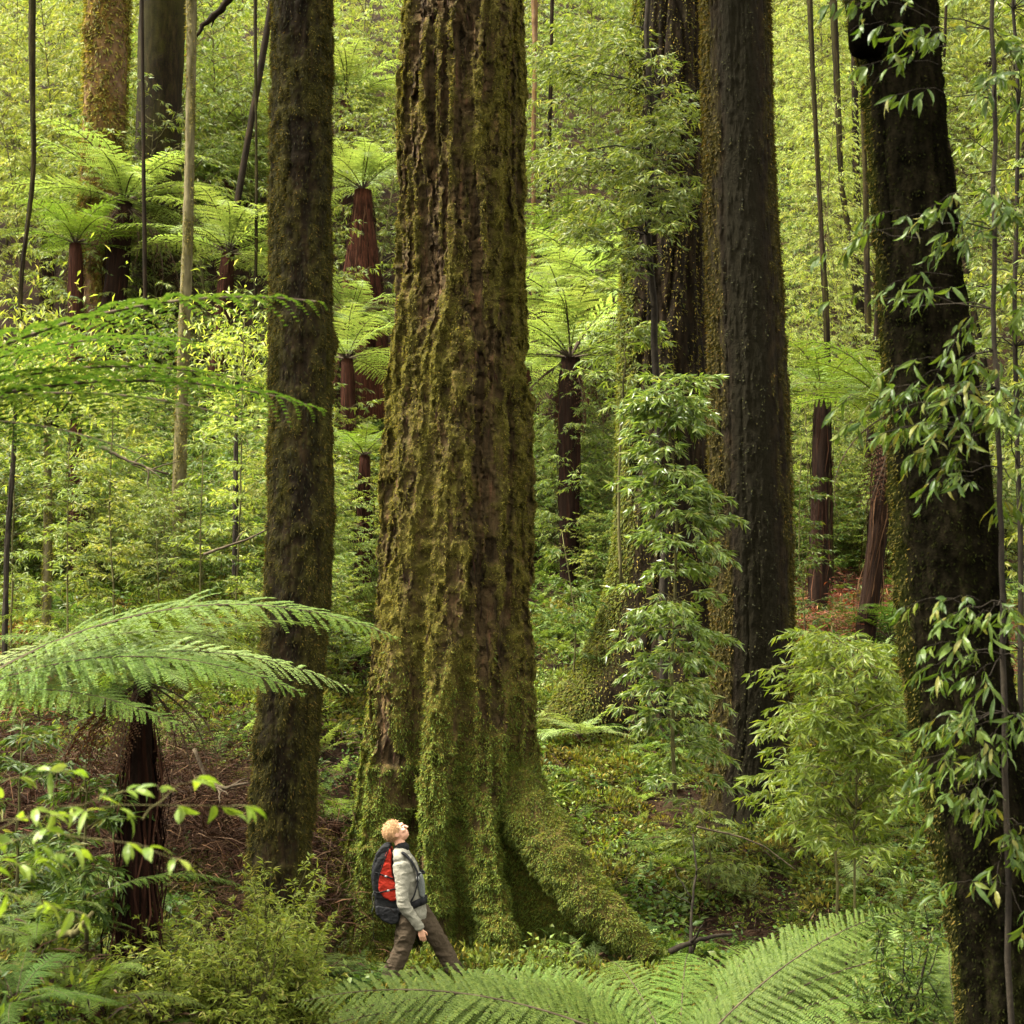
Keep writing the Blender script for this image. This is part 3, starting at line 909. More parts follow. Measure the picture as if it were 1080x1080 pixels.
def tree_fern(label, px, py, Y, L, n=12, kind='pale', r0=.14, r1=.2, trunk=True, dead=0, elev=(0, 4), az=None, trunk_mat='fibre', h=None, name='tree_fern', tilt=0, group=None, strands=160, sink=.0):
    c = at(px, py, Y)
    g = float(gz(c[0], Y))
    if name == 'ground_fern':
        c[2] = g + .22
    hh = max(.15, c[2] - g + .15) if h is None else h
    base = (c[0], c[1], c[2] - hh)
    root = thing(name, label, 'fern', base, group)
    if Y > 20:
        L, n = L * (1.3 if Y < 44 else 1.05), int(n * 1.5)
        root.rotation_euler = (rng.normal() * .04, rng.normal() * .05, 0)
    if trunk:
        t = part('trunk', fern_trunk_mesh(name + '_trunk', hh, r0, r1, M[trunk_mat], int(px) % 97, strands), root)
        t.location = (0, 0, hh)
    for i in range(n):
        v = FR[kind][rng.integers(elev[0], elev[1] + 1)]
        f = part('frond', v, root)
        f.location = (0, 0, hh)
        a = (i * 2.399 + rng.uniform(-.2, .2)) if az is None else D2R(rng.uniform(az[0], az[1]))
        f.rotation_euler = (rng.uniform(-.2, .2), tilt + rng.uniform(-.12, .12), a)
        s = L * rng.uniform(.82, 1.12)
        f.scale = (s, s, s)
    for i in range(dead):
        f = part('dead_frond', FR['dead'][i % 2], root)
        f.location = (0, 0, hh - .05)
        f.rotation_euler = (rng.uniform(-.3, .3), rng.uniform(.25, .7), rng.uniform(0, 2 * PI))
        s = min(L, hh) * rng.uniform(.6, 1.0)
        f.scale = (s, s, s)
    return root


def one_frond(root, hh, az, L, v, kind, roll=0, pitch=0):
    f = part('frond', FR[kind][v], root)
    f.location = (0, 0, hh)
    f.rotation_euler = Euler((roll, pitch, D2R(az)))
    f.scale = (L, L, L)
    return f


# far and middle tree ferns on the bank
tree_fern('red-brown skirted tree fern seen between the slim furred trunk and the giant trunk', 384, 205, 46, 2.6, 14, 'pale', .30, .95, dead=0, strands=900, trunk_mat='fibre_red', elev=(0, 3))
tree_fern('tree fern with dark trunk and wide pale crown just past the giant trunk', 598, 378, 36, 2.6, 14, 'pale', .26, .2, dead=6, trunk_mat='fibre_dark', elev=(1, 4))
tree_fern('red-trunked tree fern half hidden by the giant trunk, beside a dark-trunked one', 568, 388, 40, 2.4, 10, 'pale', .2, .24, elev=(1, 4))
tree_fern('tree fern with short dark red trunk below the pale fern on the high bank', 237, 188, 54, 2.6, 11, 'pale', .28, .3, elev=(1, 4))
tree_fern('rusty tree fern beside the short dark red one on the high bank', 263, 188, 57, 2.4, 10, 'bright', .26, .3)
tree_fern('pale spreading tree fern at the foot of the orange mossy trunk', 112, 212, 45, 3.6, 15, 'pale', .3, .34, dead=6, trunk_mat='fibre_dark', elev=(1, 4))
tree_fern('broad pale tree fern below the dark far trunk', 190, 128, 56, 3.8, 15, 'pale', .3, .34, dead=6, trunk_mat='fibre_dark', elev=(1, 4))
tree_fern('tree fern arching over the high bank beside the slim furred trunk', 250, 108, 62, 3.6, 14, 'pale', .3, .3, elev=(1, 4))
tree_fern('yellowish tree fern low on the high bank under the orange trunk', 85, 258, 44, 2.6, 13, 'bright', .2, .2, elev=(1, 4))
tree_fern('tree fern with flat pale fronds behind the slender mossy trunk', 222, 268, 43, 2.4, 13, 'pale', .2, .2, elev=(2, 4))
tree_fern('pale tree fern high between the slim furred trunk and the giant', 368, 108, 56, 3.2, 14, 'pale', .25, .25)
tree_fern('pale tree fern behind the giant trunk, above the dark-trunked fern', 622, 292, 46, 3.4, 15, 'pale', .25, .25, elev=(1, 4))
tree_fern('green tree fern high behind the giant trunk and the broad flared tree', 600, 262, 54, 3.0, 12, 'bright', .25, .25)
tree_fern('low tree fern between the slim furred trunk and the giant, on the middle bank', 372, 378, 40, 1.9, 12, 'pale', .18, .2, elev=(2, 4))
tree_fern('small tree fern between the two front trunks, below the red-skirted one', 384, 480, 33, 1.3, 11, 'bright', .12, .15, elev=(2, 4))
tree_fern('bright tree fern glowing in the gap between the striped and black trunks', 905, 432, 30, 2.1, 14, 'bright', .16, .18, dead=6, trunk_mat='fibre_dark', elev=(1, 4))
tree_fern('pale small tree fern on the middle bank among shrubs', 88, 442, 31, 1.5, 11, 'pale', .12, .14, elev=(1, 4))
tree_fern('small fern in the gully beside the mossy flared root', 612, 735, 25.5, .85, 12, 'pale', .09, .1, elev=(1, 4), name='ground_fern')
tree_fern('small dark fern under the leafy shrub at the flared tree', 642, 722, 26.2, .7, 10, 'deep', .09, .1, elev=(1, 4), name='ground_fern')
tree_fern('green fern by the brown litter beyond the striped trunk', 935, 470, 30, 1.3, 10, 'deep', .1, .1, elev=(1, 4), name='ground_fern')
tree_fern('fern hiding behind the foot of the giant tree', 352, 800, 22, .8, 9, 'bright', .1, .1, elev=(1, 4), name='ground_fern')
tree_fern('pale fern tucked low beside the slim furred trunk', 372, 575, 28, 1.0, 10, 'bright', .1, .1, elev=(1, 4), name='ground_fern')

for px, py, Y, L, lab in ((52, 212, 50, 2.8, 'pale tree fern crown at the edge level with the base of the orange trunk'), (160, 172, 52, 3.0, 'pale tree fern crown between the orange trunk and the slender mossy trunk'),
                          (268, 142, 58, 2.8, 'pale tree fern crown close behind the upper slim furred trunk'), (30, 160, 60, 3.0, 'bright tree fern crown highest at the edge beside a thin crooked stem'),
                          (585, 318, 43, 2.3, 'pale flat tree fern crown close beside the giant trunk, above the dark-trunked fern'), (648, 318, 42, 2.2, 'pale tree fern crown touching the flared trunk'),
                          (575, 262, 50, 2.6, 'bright tree fern crown tucked behind the giant trunk'), (858, 418, 33, 1.8, 'bright tree fern crown close beside the striped trunk'), (375, 190, 52, 2.4, 'pale tree fern crown behind the red-skirted tree fern'),
                          (120, 262, 46, 2.4, 'pale flat tree fern below the orange trunk, in front of the others'), (355, 340, 43, 2.0, 'pale tree fern crown between the two front trunks at mid height')):
    tree_fern(lab, px, py, Y, L, 13, 'pale' if 'pale' in lab else 'bright', .16, .2, elev=(2, 4), trunk_mat='fibre_dark')

# near ferns
r = tree_fern('pale tree fern with drooping frond over a brown trunk, beside the slim furred trunk', 150, 712, 12.6, 1.45, 13, 'near_bright', .08, .13, dead=14, elev=(1, 4), strands=260, trunk_mat='fibre_dark')
hh = -r.location.z + at(150, 712, 12.6)[2]
one_frond(r, hh, -96, .8, 3, 'near_bright', 0, .85)
one_frond(r, hh, -75, 1.0, 3, 'near_bright', 0, .5)
one_frond(r, hh, -20, 1.05, 2, 'near_bright')
one_frond(r, hh, 195, 1.1, 2, 'near_bright')
one_frond(r, hh, -60, 1.0, 4, 'near_pale')

r = tree_fern('wide tree fern reaching long fronds in from the edge to the slim furred trunk', -60, 742, 11.0, 1.6, 2, 'near_pale', .16, .2, elev=(1, 2), dead=3, az=(120, 240))
hh = -r.location.z + at(-60, 742, 11.0)[2]
for a, l, v, ro, kd in ((3, 3.25, 1, .28, 'near_bright'), (12, 2.9, 2, .3, 'near_pale'), (-9, 2.6, 2, .3, 'near_bright'), (30, 2.4, 1, .25, 'near_bright'), (46, 2.2, 2, .1, 'near_bright'), (-20, 1.9, 4, .3, 'near_bright'), (62, 2.0, 1, 0, 'near_pale')):
    one_frond(r, hh, a, l, v, kd, ro)

r = tree_fern('tall tree fern at the edge with long dark fronds hanging high over the bank', -190, 470, 6.8, 1.6, 3, 'near_deep', .14, .18, elev=(0, 2), az=(100, 260))
hh = -r.location.z + at(-190, 470, 6.8)[2]
for a, l, v, ro, pi_ in ((3, 2.3, 1, -.1, -.05), (10, 2.2, 2, -.2, .0), (-6, 1.9, 2, .05, .08), (20, 2.0, 1, -.15, .05), (-14, 1.6, 2, .1, .2), (32, 1.9, 1, -.2, -.1)):
    one_frond(r, hh, a, l, v, 'lacy', ro, pi_)

for px, Y, L, kd, lab in ((40, 12.2, .8, 'near_bright', 'low fern at the very edge below the brown fern trunk'), (175, 12.3, .85, 'near_bright', 'low fern between the brown fern trunk and the small-leaved mound'), (215, 14.6, .9, 'near_pale', 'pale low fern on the brown bank beside the slim furred trunk'),
                          (60, 15.5, 1.0, 'near_bright', 'broad low fern on the brown bank behind the brown fern trunk'), (330, 16.8, .7, 'near_bright', 'small fern in the gap between the slim furred trunk and the hiker'), (20, 10.2, .7, 'near_deep', 'dark low fern in the bottom corner under the broad leaves')):
    tree_fern(lab, px, 900, Y, L, 11, kd, .05, .06, elev=(1, 4), dead=3, name='ground_fern', strands=30)

r = tree_fern('low fern with comb-like fronds on the bank below the brown fern trunk', 97, 945, 11.0, .75, 9, 'near_bright', .06, .07, elev=(2, 4), dead=4, name='ground_fern')
hh = -r.location.z + at(97, 945, 11.0)[2]
one_frond(r, hh, 5, 1.1, 2, 'near_bright')

r = tree_fern('wide tree fern spreading flat fronds below the hiker', 715, 1128, 11.2, 1.9, 2, 'near_bright', .14, .18, elev=(4, 4), az=(60, 120))
hh = -r.location.z + at(715, 1128, 11.2)[2]
for a, l, v, ro, pi_ in ((176, 2.75, 1, -.45, 0), (166, 2.55, 1, -.5, .05), (153, 2.2, 1, -.5, .0), (140, 2.0, 1, -.45, -.05), (124, 1.8, 1, -.35, -.05), (104, 1.7, 1, -.2, -.1), (84, 1.7, 1, .1, -.15), (64, 1.8, 1, .35, -.2), (160, 2.5, 0, -.5, .2), (145, 2.3, 1, -.5, .08), (171, 2.7, 1, -.4, .1), (30, 2.0, 1, .55, -.25), (14, 2.3, 1, .5, -.2), (22, 2.05, 1, .6, -.42), (40, 1.95, 1, .5, -.3), (6, 2.4, 1, .4, -.05),
                       (188, 2.3, 2, -.3, 0), (205, 1.9, 4, -.1, 0), (-12, 2.1, 4, .2, 0), (-35, 1.6, 4, .0, 0), (230, 1.5, 4, 0, 0)):
    one_frond(r, hh, a, l, v, 'near_bright', ro, pi_)

r = tree_fern('fern with level fronds at the foot of the black trunk', 1010, 1092, 10.4, 1.1, 3, 'near_bright', .1, .12, elev=(2, 4), az=(60, 120))
hh = -r.location.z + at(1010, 1092, 10.4)[2]
for a, l, v in ((170, 1.15, 4), (188, 1.05, 4), (150, 1.1, 2), (205, .9, 4)):
    one_frond(r, hh, a, l, v, 'near_bright')

# ------------------------------------------------------------------ saplings and shrubs
class Foliage:
    def __init__(self, seed):
        self.P, self.D, self.N, self.L, self.W = [], [], [], [], []
        self.st = MB()
        self.r = np.random.default_rng(seed)

    def twig(self, p0, d, ln, n, L, W, droop=.5, spread=.9, wood=.0022, whorl=False):
        """a twig with leaves along it"""
        r = self.r
        t = np.linspace(0, 1, 4)[:, None]
        d = unit(np.asarray(d, float))
        path = p0 + t * d * ln + np.array([0, 0, -1.]) * (t ** 2) * droop * ln * .45
        if wood:
            self.st.add(*tube(path, [wood, wood * .85, wood * .7, wood * .4], 3, False))
        s = r.uniform(.12, 1, n) if not whorl else np.clip(1 - np.abs(r.normal(size=n)) * .22, .1, 1)
        b = p0 + s[:, None] * d * ln + np.array([0, 0, -1.]) * (s[:, None] ** 2) * droop * ln * .45
        sd = unit(np.cross(d, np.array([0, 0, 1.])) + 1e-4)
        sg = np.where(np.arange(n) % 2 == 0, 1, -1)[:, None]
        dd = d * r.uniform(.4, 1.0, (n, 1)) + sd * sg * spread * r.uniform(.5, 1.1, (n, 1)) + np.array([0, 0, -1.]) * droop * r.uniform(.3, 1.3, (n, 1)) + r.normal(size=(n, 3)) * .22
        self.P.append(b)
        self.D.append(dd)
        self.N.append(np.array([0, 0, 1.]) * (1 if droop < .7 else .45) + r.normal(size=(n, 3)) * (.55 if droop < .7 else .75))
        self.L.append(L * r.uniform(.65, 1.15, n))
        self.W.append(W * r.uniform(.7, 1.15, n))

    def branch(self, p0, p1, ntw, tl, nl, L, W, droop=.5, sag=.1, wood=.008, start=.2, whorl=False, spread=.9):
        r = self.r
        p0, p1 = np.asarray(p0, float), np.asarray(p1, float)
        ln = np.linalg.norm(p1 - p0)
        t = np.linspace(0, 1, 7)[:, None]
        kink = r.normal(size=(7, 3)) * .03 * ln * np.sin(t * PI)
        path = p0 + t * (p1 - p0) + kink + np.array([0, 0, 1.]) * np.sin(t * PI) * sag * ln
        self.st.add(*tube(path, np.interp(t[:, 0], [0, 1], [wood, wood * .3]), 4, False))
        d = unit(p1 - p0)
        sd = unit(np.cross(d, np.array([0, 0, 1.])) + 1e-4)
        for k in range(ntw):
            s = start + (1 - start) * (k + r.uniform(.2, .8)) / ntw
            q = np.array([np.interp(s, t[:, 0], path[:, i]) for i in range(3)])
            sg = 1 if k % 2 else -1
            dd = d * r.uniform(.4, 1.0) + sd * sg * r.uniform(.4, 1.0) + np.array([0, 0, 1.]) * r.uniform(-.35, .45)
            self.twig(q, dd, tl * r.uniform(.6, 1.15) * (1.15 - .5 * s), nl, L, W, droop, spread, wood=min(.003, wood * .4), whorl=whorl)
        self.twig(path[-1], d, tl * .8, nl, L, W, droop, spread, whorl=whorl)

    def leaf_mesh(self, name, mat, tpl=LEAF_KITE, origin=(0, 0, 0)):
        P, D, N, L, W = map(np.concatenate, (self.P, self.D, self.N, self.L, self.W))
        V, fs = leaves(P, D, N, L, W, tpl)
        return make_mesh(name, V - np.asarray(origin), fs, mat, False)


def sapling_proto(name, seed, h, R, lo, nb, ntw, tl, nl, L, W, droop, leafm, stemm=None, r0=.035, shape=0.6, up=.35, whorl=False, lean=.0):
    """unlinked prototype: root empty > stem, foliage"""
    f = Foliage(seed)
    r = f.r
    n = 14
    t = np.linspace(0, 1, n)[:, None]
    bend = r.normal(size=3) * .06 * h
    path = np.concatenate([np.sin(t * 3 + seed) * .04 * h + lean * h * t ** 2, np.cos(t * 2.2 + seed) * .03 * h, t * h], 1)
    path -= path[0]
    f.st.add(*tube(path, np.interp(t[:, 0], [0, 1], [r0, r0 * .18]), 7))
    for k in range(nb):
        u = lo + (1 - lo) * (k + r.uniform(0, .9)) / nb
        q = np.array([np.interp(u, t[:, 0], path[:, i]) for i in range(3)])
        az = k * 2.399 + r.uniform(-.4, .4)
        x = (u - lo) / (1 - lo)
        rad = R * (.35 + .65 * math.sin(PI * min(1, x * .8 + .18)) ** shape) * r.uniform(.6, 1.15)
        e = np.array([math.cos(az) * rad, math.sin(az) * rad, rad * (up + r.uniform(-.2, .3))])
        f.branch(q, q + e, max(3, int(ntw * rad / R)), tl, nl, L, W, droop, sag=.08, wood=r0 * .3, whorl=whorl)
    root = bpy.data.objects.new(name, None)
    root['category'] = 'sapling'
    s = bpy.data.objects.new('stem', f.st.mesh(name + '_stem', stemm or M['twig_green']))
    g = bpy.data.objects.new('foliage', f.leaf_mesh(name + '_leaves', leafm))
    s.parent = root
    g.parent = root
    return root


PRO = {
    'yellow': [sapling_proto('sapling', 100 + i, 7.0, 1.9, .12, 46, 9, .5, 13, .17, .032, 1.15, M['leaf_yellow'], lean=.04 * (i - 1)) for i in range(3)],
    'mid': [sapling_proto('sapling', 120 + i, 6.0, 1.8, .12, 44, 9, .5, 12, .16, .034, 1.0, M['leaf_mid']) for i in range(3)],
    'curtain': [sapling_proto('sapling', 140 + i, 9.0, 1.5, .08, 64, 7, .55, 12, .15, .024, 1.1, M['leaf_yellow'], shape=.4, up=.1) for i in range(2)],
    'shrub': [sapling_proto('shrub', 160 + i, 2.6, 1.25, .05, 36, 9, .38, 12, .13, .028, .9, M['leaf_mid'], r0=.022) for i in range(3)],
    'shrub_yellow': [sapling_proto('shrub', 180 + i, 2.4, 1.2, .05, 36, 9, .38, 12, .12, .024, .5, M['leaf_yellow'], r0=.022) for i in range(2)],
    'dim': [sapling_proto('sapling', 210 + i, 5.5, 1.7, .1, 42, 9, .5, 11, .15, .034, .9, M['leaf_dim'], stemm=M['stem_dark']) for i in range(2)],
    'deep': [sapling_proto('shrub', 190 + i, 2.2, 1.1, .05, 32, 8, .36, 10, .12, .036, .5, M['leaf_deep'], r0=.022) for i in range(2)],
}

SHARED = {
    'yellow': ('bright yellow-green narrow-leaved sapling crowding the steep bank above the fern crowns', 'yellow-green saplings crowding the steep bank'),
    'mid': ('mid-green bushy sapling filling the bank between the tall trunks', 'mid-green saplings on the bank'),
    'curtain': ('tall fine-leaved sapling hanging in a bright curtain between the striped and black trunks', 'curtain saplings in the bright gap'),
    'shrub': ('leafy green shrub on the lower bank under the saplings', 'green shrubs on the lower bank'),
    'shrub_yellow': ('yellowish small-leaved shrub on the lower bank', 'yellowish shrubs on the lower bank'),
    'dim': ('dusky green sapling in the dim lower tier of the bank', 'dusky saplings low on the bank'),
    'deep': ('dark green shrub in the shade of the lower bank', 'dark shrubs on the lower bank'),
}


def plant(kind, x, y, sc=1.0, label=None, group=None, name=None):
    src = PRO[kind][rng.integers(0, len(PRO[kind]))]
    lb, gp = SHARED[kind]
    o = copy_thing(src, (x, y, float(gz(x, y)) - .05), rng.uniform(0, 2 * PI), sc * rng.uniform(.85, 1.15), label or lb, group or (gp if label is None else None), (rng.normal() * .05, rng.normal() * .05))
    o['category'] = 'shrub' if 'shrub' in src.name or kind == 'deep' else 'sapling'
    return o


def hillside():
    # steep bank: rows of saplings, denser away
    cells = []
    for Y in np.arange(37, 90, 2.3):
        half = .33 * Y + 1.5
        xs = np.arange(-half, half, 2.5) + rng.uniform(0, 2)
        for x in xs:
            cells.append((x + rng.uniform(-.9, .9), Y + rng.uniform(-1, 1)))
    rng.shuffle(cells)
    far = []
    for x, y in cells:
        px = 540 + x / y * F
        if 405 < px < 545 and y > 30:
            if rng.random() < .85: continue
        if 290 < px < 345 and rng.random() < .6: continue
        right = 825 < px < 925
        if y > 40 and float(fbm(x * .16, y * .16, 0, 91, 2)) < -.22: continue
        if 360 < px < 412 and 34 < y < 46: continue
        hue = float(fbm(x * .11, y * .11, 3, 92, 2)) + rng.normal() * .18
        k = 'curtain' if right else ('yellow' if hue > (-.08 if y > 48 else 9) else 'mid')
        if y < 45 and not right and rng.random() < .4: k = 'dim'
        sc = (1.3 if y > 50 else 1.0 if y > 42 else .8) * (1 if not right else .95)
        if y > 61:
            far.append((k, x, y, sc))
        else:
            plant(k, x, y, sc * rng.uniform(.75, 1.25))
    for k in ('yellow', 'mid', 'curtain'):
        P = np.array([(x, y, float(gz(x, y)) - .05) for kk, x, y, sc in far if kk == k])
        S = np.array([sc for kk, x, y, sc in far if kk == k]) * rng.uniform(.9, 1.25, len(P))
        tn = turns(len(P), .05)
        stuff('far_woodland', {'yellow': 'far mass of yellow-green young trees at the top of the bank', 'mid': 'far mass of darker green young trees at the top of the bank', 'curtain': 'far bright curtain of fine leaves at the top of the bank'}[k],
              [q.children[0].data if q.children[0].name.startswith('foliage') else q.children[1].data for q in PRO[k]], P, S, tn)
    # lower bank shrubs
    for i in range(330):
        y = rng.uniform(25, 43)
        x = rng.uniform(-.36, .36) * y
        px = 540 + x / y * F
        if 380 < px < 575 or (740 < px < 838 and y > 23): continue
        if 560 <= px < 720 and y < 35: continue
        if px > 830 and y < 36: continue
        k = rng.choice(['shrub', 'shrub_yellow', 'deep'], p=[.3, .17, .53])
        if px < 280 and 21 < y < 29.5: continue
        plant(k, x, y, rng.uniform(.5, 1.0) * (1.25 if y > 31 else .8))



# ------------------------------------------------------------------ shrubs and sprays one can tell apart
def shrub(name, label, cat, f, leafm, stemm, base, tpl=LEAF_KITE, group=None):
    r = thing(name, label, cat, tuple(base), group)
    part('stem', f.st.mesh(name + '_stem', stemm, origin=base), r)
    part('foliage', f.leaf_mesh(name + '_leaves', leafm, tpl, base), r)
    return r


def stem_path(f, pts, r0, r1, k=7):
    pts = np.array(pts, float)
    t = np.linspace(0, 1, len(pts))
    tt = np.linspace(0, 1, len(pts) * 4)
    P = np.stack([np.interp(tt, t, pts[:, i]) for i in range(3)], 1)
    P[1:-1] += f.r.normal(size=(len(tt) - 2, 3)) * r0 * .4
    f.st.add(*tube(P, np.interp(tt, [0, 1], [r0, r1]), k))
    return P


def mound(f, x, y, z0, h, R, nb, ntw, tl, nl, L, W, droop=.5, whorl=False, wood=.008):
    """many branches fanning from a short base: a dense shrub"""
    for k in range(nb):
        az = k * 2.399 + f.r.uniform(-.3, .3)
        u = f.r.uniform(0, 1)
        e = np.array([math.cos(az) * R * math.sqrt(1 - .6 * u) * f.r.uniform(.5, 1.05), math.sin(az) * R * math.sqrt(1 - .6 * u) * f.r.uniform(.5, 1.05), h * (.15 + .85 * u) * f.r.uniform(.8, 1.05)])
        p0 = np.array([x, y, z0]) + e * .12
        f.branch(p0, np.array([x, y, z0]) + e, ntw, tl, nl, L, W, droop, sag=.1, wood=wood, start=.3, whorl=whorl)


def named_shrubs():
    # small-leaved mound at the foot of the slim furred trunk
    f = Foliage(501)
    for (px, py, Y, h, R) in ((225, 1090, 12.6, 1.05, .75), (290, 1090, 12.9, 1.25, .5), (165, 1100, 12.2, .75, .6), (270, 1100, 12.2, .9, .55), (310, 1095, 12.4, .8, .3)):
        b = at(px, py, Y)
        mound(f, b[0], Y, b[2], h, R, 46, 7, .22, 11, .075, .017, .6)
    b = at(235, 1095, 12.6)
    b[2] = float(gz(b[0], 12.6))
    f.st.add(*tube(np.array([b, b + [0.02, 0, .5], b + [.0, .02, 1.0]]), [.03, .025, .01], 6))
    shrub('shrub', 'dense yellow-green small-leaved shrub smothering the foot of the slim furred trunk', 'shrub', f, M['leaf_bright'], M['twig_green'], b)

    # glossy shrub at the flared tree
    f = Foliage(502)
    g = at(712, 850, 21.4)
    P = stem_path(f, [g, at(708, 700, 21.4), at(715, 560, 21.4), at(705, 440, 21.6), at(712, 400, 21.6)], .03, .008)
    for k in range(120):
        u = f.r.uniform(.08, 1)
        q = P[int(u * (len(P) - 1))]
        az = k * 2.399
        rad = (.62 if u < .62 else .5) * f.r.uniform(.45, 1.1)
        f.branch(q, q + np.array([math.cos(az) * rad, math.sin(az) * rad * .7 - .1, rad * f.r.uniform(-.35, .4)]), 5, .3, 14, .17, .036, .75, whorl=True, wood=.006)
    shrub('shrub', 'glossy lance-leaved shrub growing tall against the flared trunk, beside the striped trunk', 'shrub', f, M['leaf_lance'], M['twig_green'], g)

    # dark-stemmed sapling in tiers in front of the flared trunk
    f = Foliage(503)
    g = at(700, 760, 24.2)
    P = stem_path(f, [g, at(697, 560, 24.2), at(692, 400, 24.2), at(686, 230, 24.2), at(683, 100, 24.2), at(680, -60, 24.2), at(678, -200, 24.2)], .07, .03)
    for (cx, cy, w, n) in ((640, 90, 75, 20), (600, 170, 60, 22), (660, 150, 85, 30), (700, 205, 60, 30), (625, 235, 75, 26), (715, 120, 45, 20), (660, 40, 80, 22), (590, 60, 45, 14), (655, 262, 45, 12)):
        for k in range(n):
            e = at(cx + f.r.normal() * w * .5, cy + f.r.normal() * 18, 24.2 + f.r.uniform(-1.4, .9))
            zi = np.argmin(np.abs(P[:, 2] - (e[2] - .2)))
            q = P[zi]
            st = q + (e - q) * (.55 if np.linalg.norm(e - q) > .9 else .1)
            f.branch(st, e, 4, .36, 11, .16, .03, .75, sag=.06, wood=.006)
            if k % 5 == 0: f.st.add(*tube(np.array([q, (q + st) / 2 + [0, 0, .08], st]), [.016, .011, .007], 4, False))
    shrub('sapling', 'dark-stemmed sapling holding tiers of drooping leaves in front of the flared trunk', 'sapling', f, M['leaf_mid'], M['stem_dark'], g)

    # shrub between the tree fern and the flared trunk
    f = Foliage(504)
    g = at(655, 620, 25.4)
    P = stem_path(f, [g, at(652, 500, 25.4), at(660, 380, 25.4), at(655, 345, 25.4)], .028, .008)
    for k in range(20):
        u = f.r.uniform(.55, 1)
        q = P[int(u * (len(P) - 1))]
        az = k * 2.399
        rad = .75 * f.r.uniform(.4, 1.1)
        f.branch(q, q + np.array([math.cos(az) * rad, math.sin(az) * rad * .6 - .2, rad * f.r.uniform(-.2, .5)]), 5, .32, 12, .17, .034, .55, whorl=True, wood=.007)
    shrub('shrub', 'light green leafy shrub between the dark-trunked tree fern and the flared trunk', 'shrub', f, M['leaf_mid'], M['twig_green'], g)

    # bright shrub on the near slope by the black trunk
    f = Foliage(505)
    g = at(905, 1000, 13.2)
    g[2] = float(gz(g[0], 13.2))
    P = stem_path(f, [g, at(900, 900, 13.2), at(905, 780, 13.2), at(900, 690, 13.2)], .012, .005)
    for k in range(105):
        e = at(f.r.uniform(800, 975), f.r.uniform(665, 900), 13.2 + f.r.uniform(-.7, .7))
        if (e[0] - at(890, 780, 13.2)[0]) ** 2 / .75 ** 2 + (e[2] - at(890, 780, 13.2)[2]) ** 2 / .95 ** 2 > 1: continue
        q = P[max(3, np.argmin(np.abs(P[:, 2] - e[2] + .15)))]
        f.branch(q, e, 5, .26, 10, .125, .026, .9, sag=.12, wood=.006)
    shrub('shrub', 'airy bright green shrub with drooping leaves beside the foot of the black trunk', 'shrub', f, M['leaf_near'], M['twig_green'], g)

    # fine dark foliage low against the black trunk
    f = Foliage(506)
    g = at(955, 1040, 10.6)
    g[2] = float(gz(g[0], 10.6))
    mound(f, g[0], 10.6, g[2] + .15, 1.45, .42, 46, 7, .2, 11, .075, .016, .8)
    shrub('shrub', 'fine-leaved shaded shrub pressed against the lower black trunk', 'shrub', f, M['leaf_deep'], M['stem_dark'], g)

    # sapling in front of the black trunk: thin dark stem and drooping leaves
    f = Foliage(507)
    Y = 8.4
    g = at(1062, 1110, Y)
    g[2] = float(gz(g[0], Y))
    P = stem_path(f, [g, at(1062, 900, Y), at(1058, 640, Y), at(1053, 480, Y), at(1048, 300, Y), at(1049, 100, Y), at(1046, -60, Y), at(1040, -200, Y)], .017, .011)
    spots = [(945, 25, 24, 5), (925, 15, 20, 3), (945, 95, 25, 4), (1000, 85, 20, 3), (1065, 60, 20, 6), (1060, 130, 22, 5), (975, 215, 30, 4), (930, 235, 22, 4), (1010, 235, 22, 4), (945, 290, 24, 3), (1065, 220, 20, 6), (990, 285, 20, 3),
             (950, 345, 20, 2), (1070, 320, 20, 5), (990, 355, 20, 3), (960, 408, 30, 6), (1010, 425, 35, 9), (1040, 400, 20, 5), (985, 450, 30, 7), (1000, 490, 30, 6), (950, 460, 20, 4), (1068, 430, 18, 5), (1065, 520, 18, 4),
             (1010, 540, 15, 2), (1000, 590, 20, 2), (1012, 640, 24, 4), (985, 655, 15, 3), (1055, 650, 20, 4), (1045, 700, 25, 5), (990, 700, 20, 3), (1000, 770, 26, 5), (1040, 800, 30, 6), (1065, 760, 20, 5), (1000, 830, 26, 5),
             (1050, 860, 26, 6), (985, 745, 18, 3), (1070, 900, 20, 6), (1030, 910, 24, 3), (965, 820, 18, 3), (1075, 960, 16, 3), (905, 395, 15, 2), (890, 430, 14, 2)]
    for (cx, cyp, w, n) in spots:
        if 520 < cyp < 600 or 120 < cyp < 180: continue
        for k in range(max(1, int(n * .95))):
            e = at(cx + f.r.normal() * w * 1.15, cyp + f.r.normal() * 14, Y + f.r.uniform(-.35, .25))
            q = P[np.argmin(np.abs(P[:, 2] - (e[2] + f.r.uniform(-.05, .12))))]
            st = q + (e - q) * .45
            if k == 0: f.st.add(*tube(np.array([q, (q + st) / 2 + [0, 0, .02], st]), [.005, .004, .003], 4, False))
            f.branch(st, e, 2, .14, 5, .105 * f.r.uniform(.7, 1.25), .026 * f.r.uniform(.75, 1.2), 1.3, sag=.1, wood=.0026, start=.3, spread=.8)
    shrub('sapling', 'thin-stemmed sapling draping long dark leaves across the black trunk', 'sapling', f, M['leaf_deep'], M['stem_dark'], g, LEAF_LANCE)

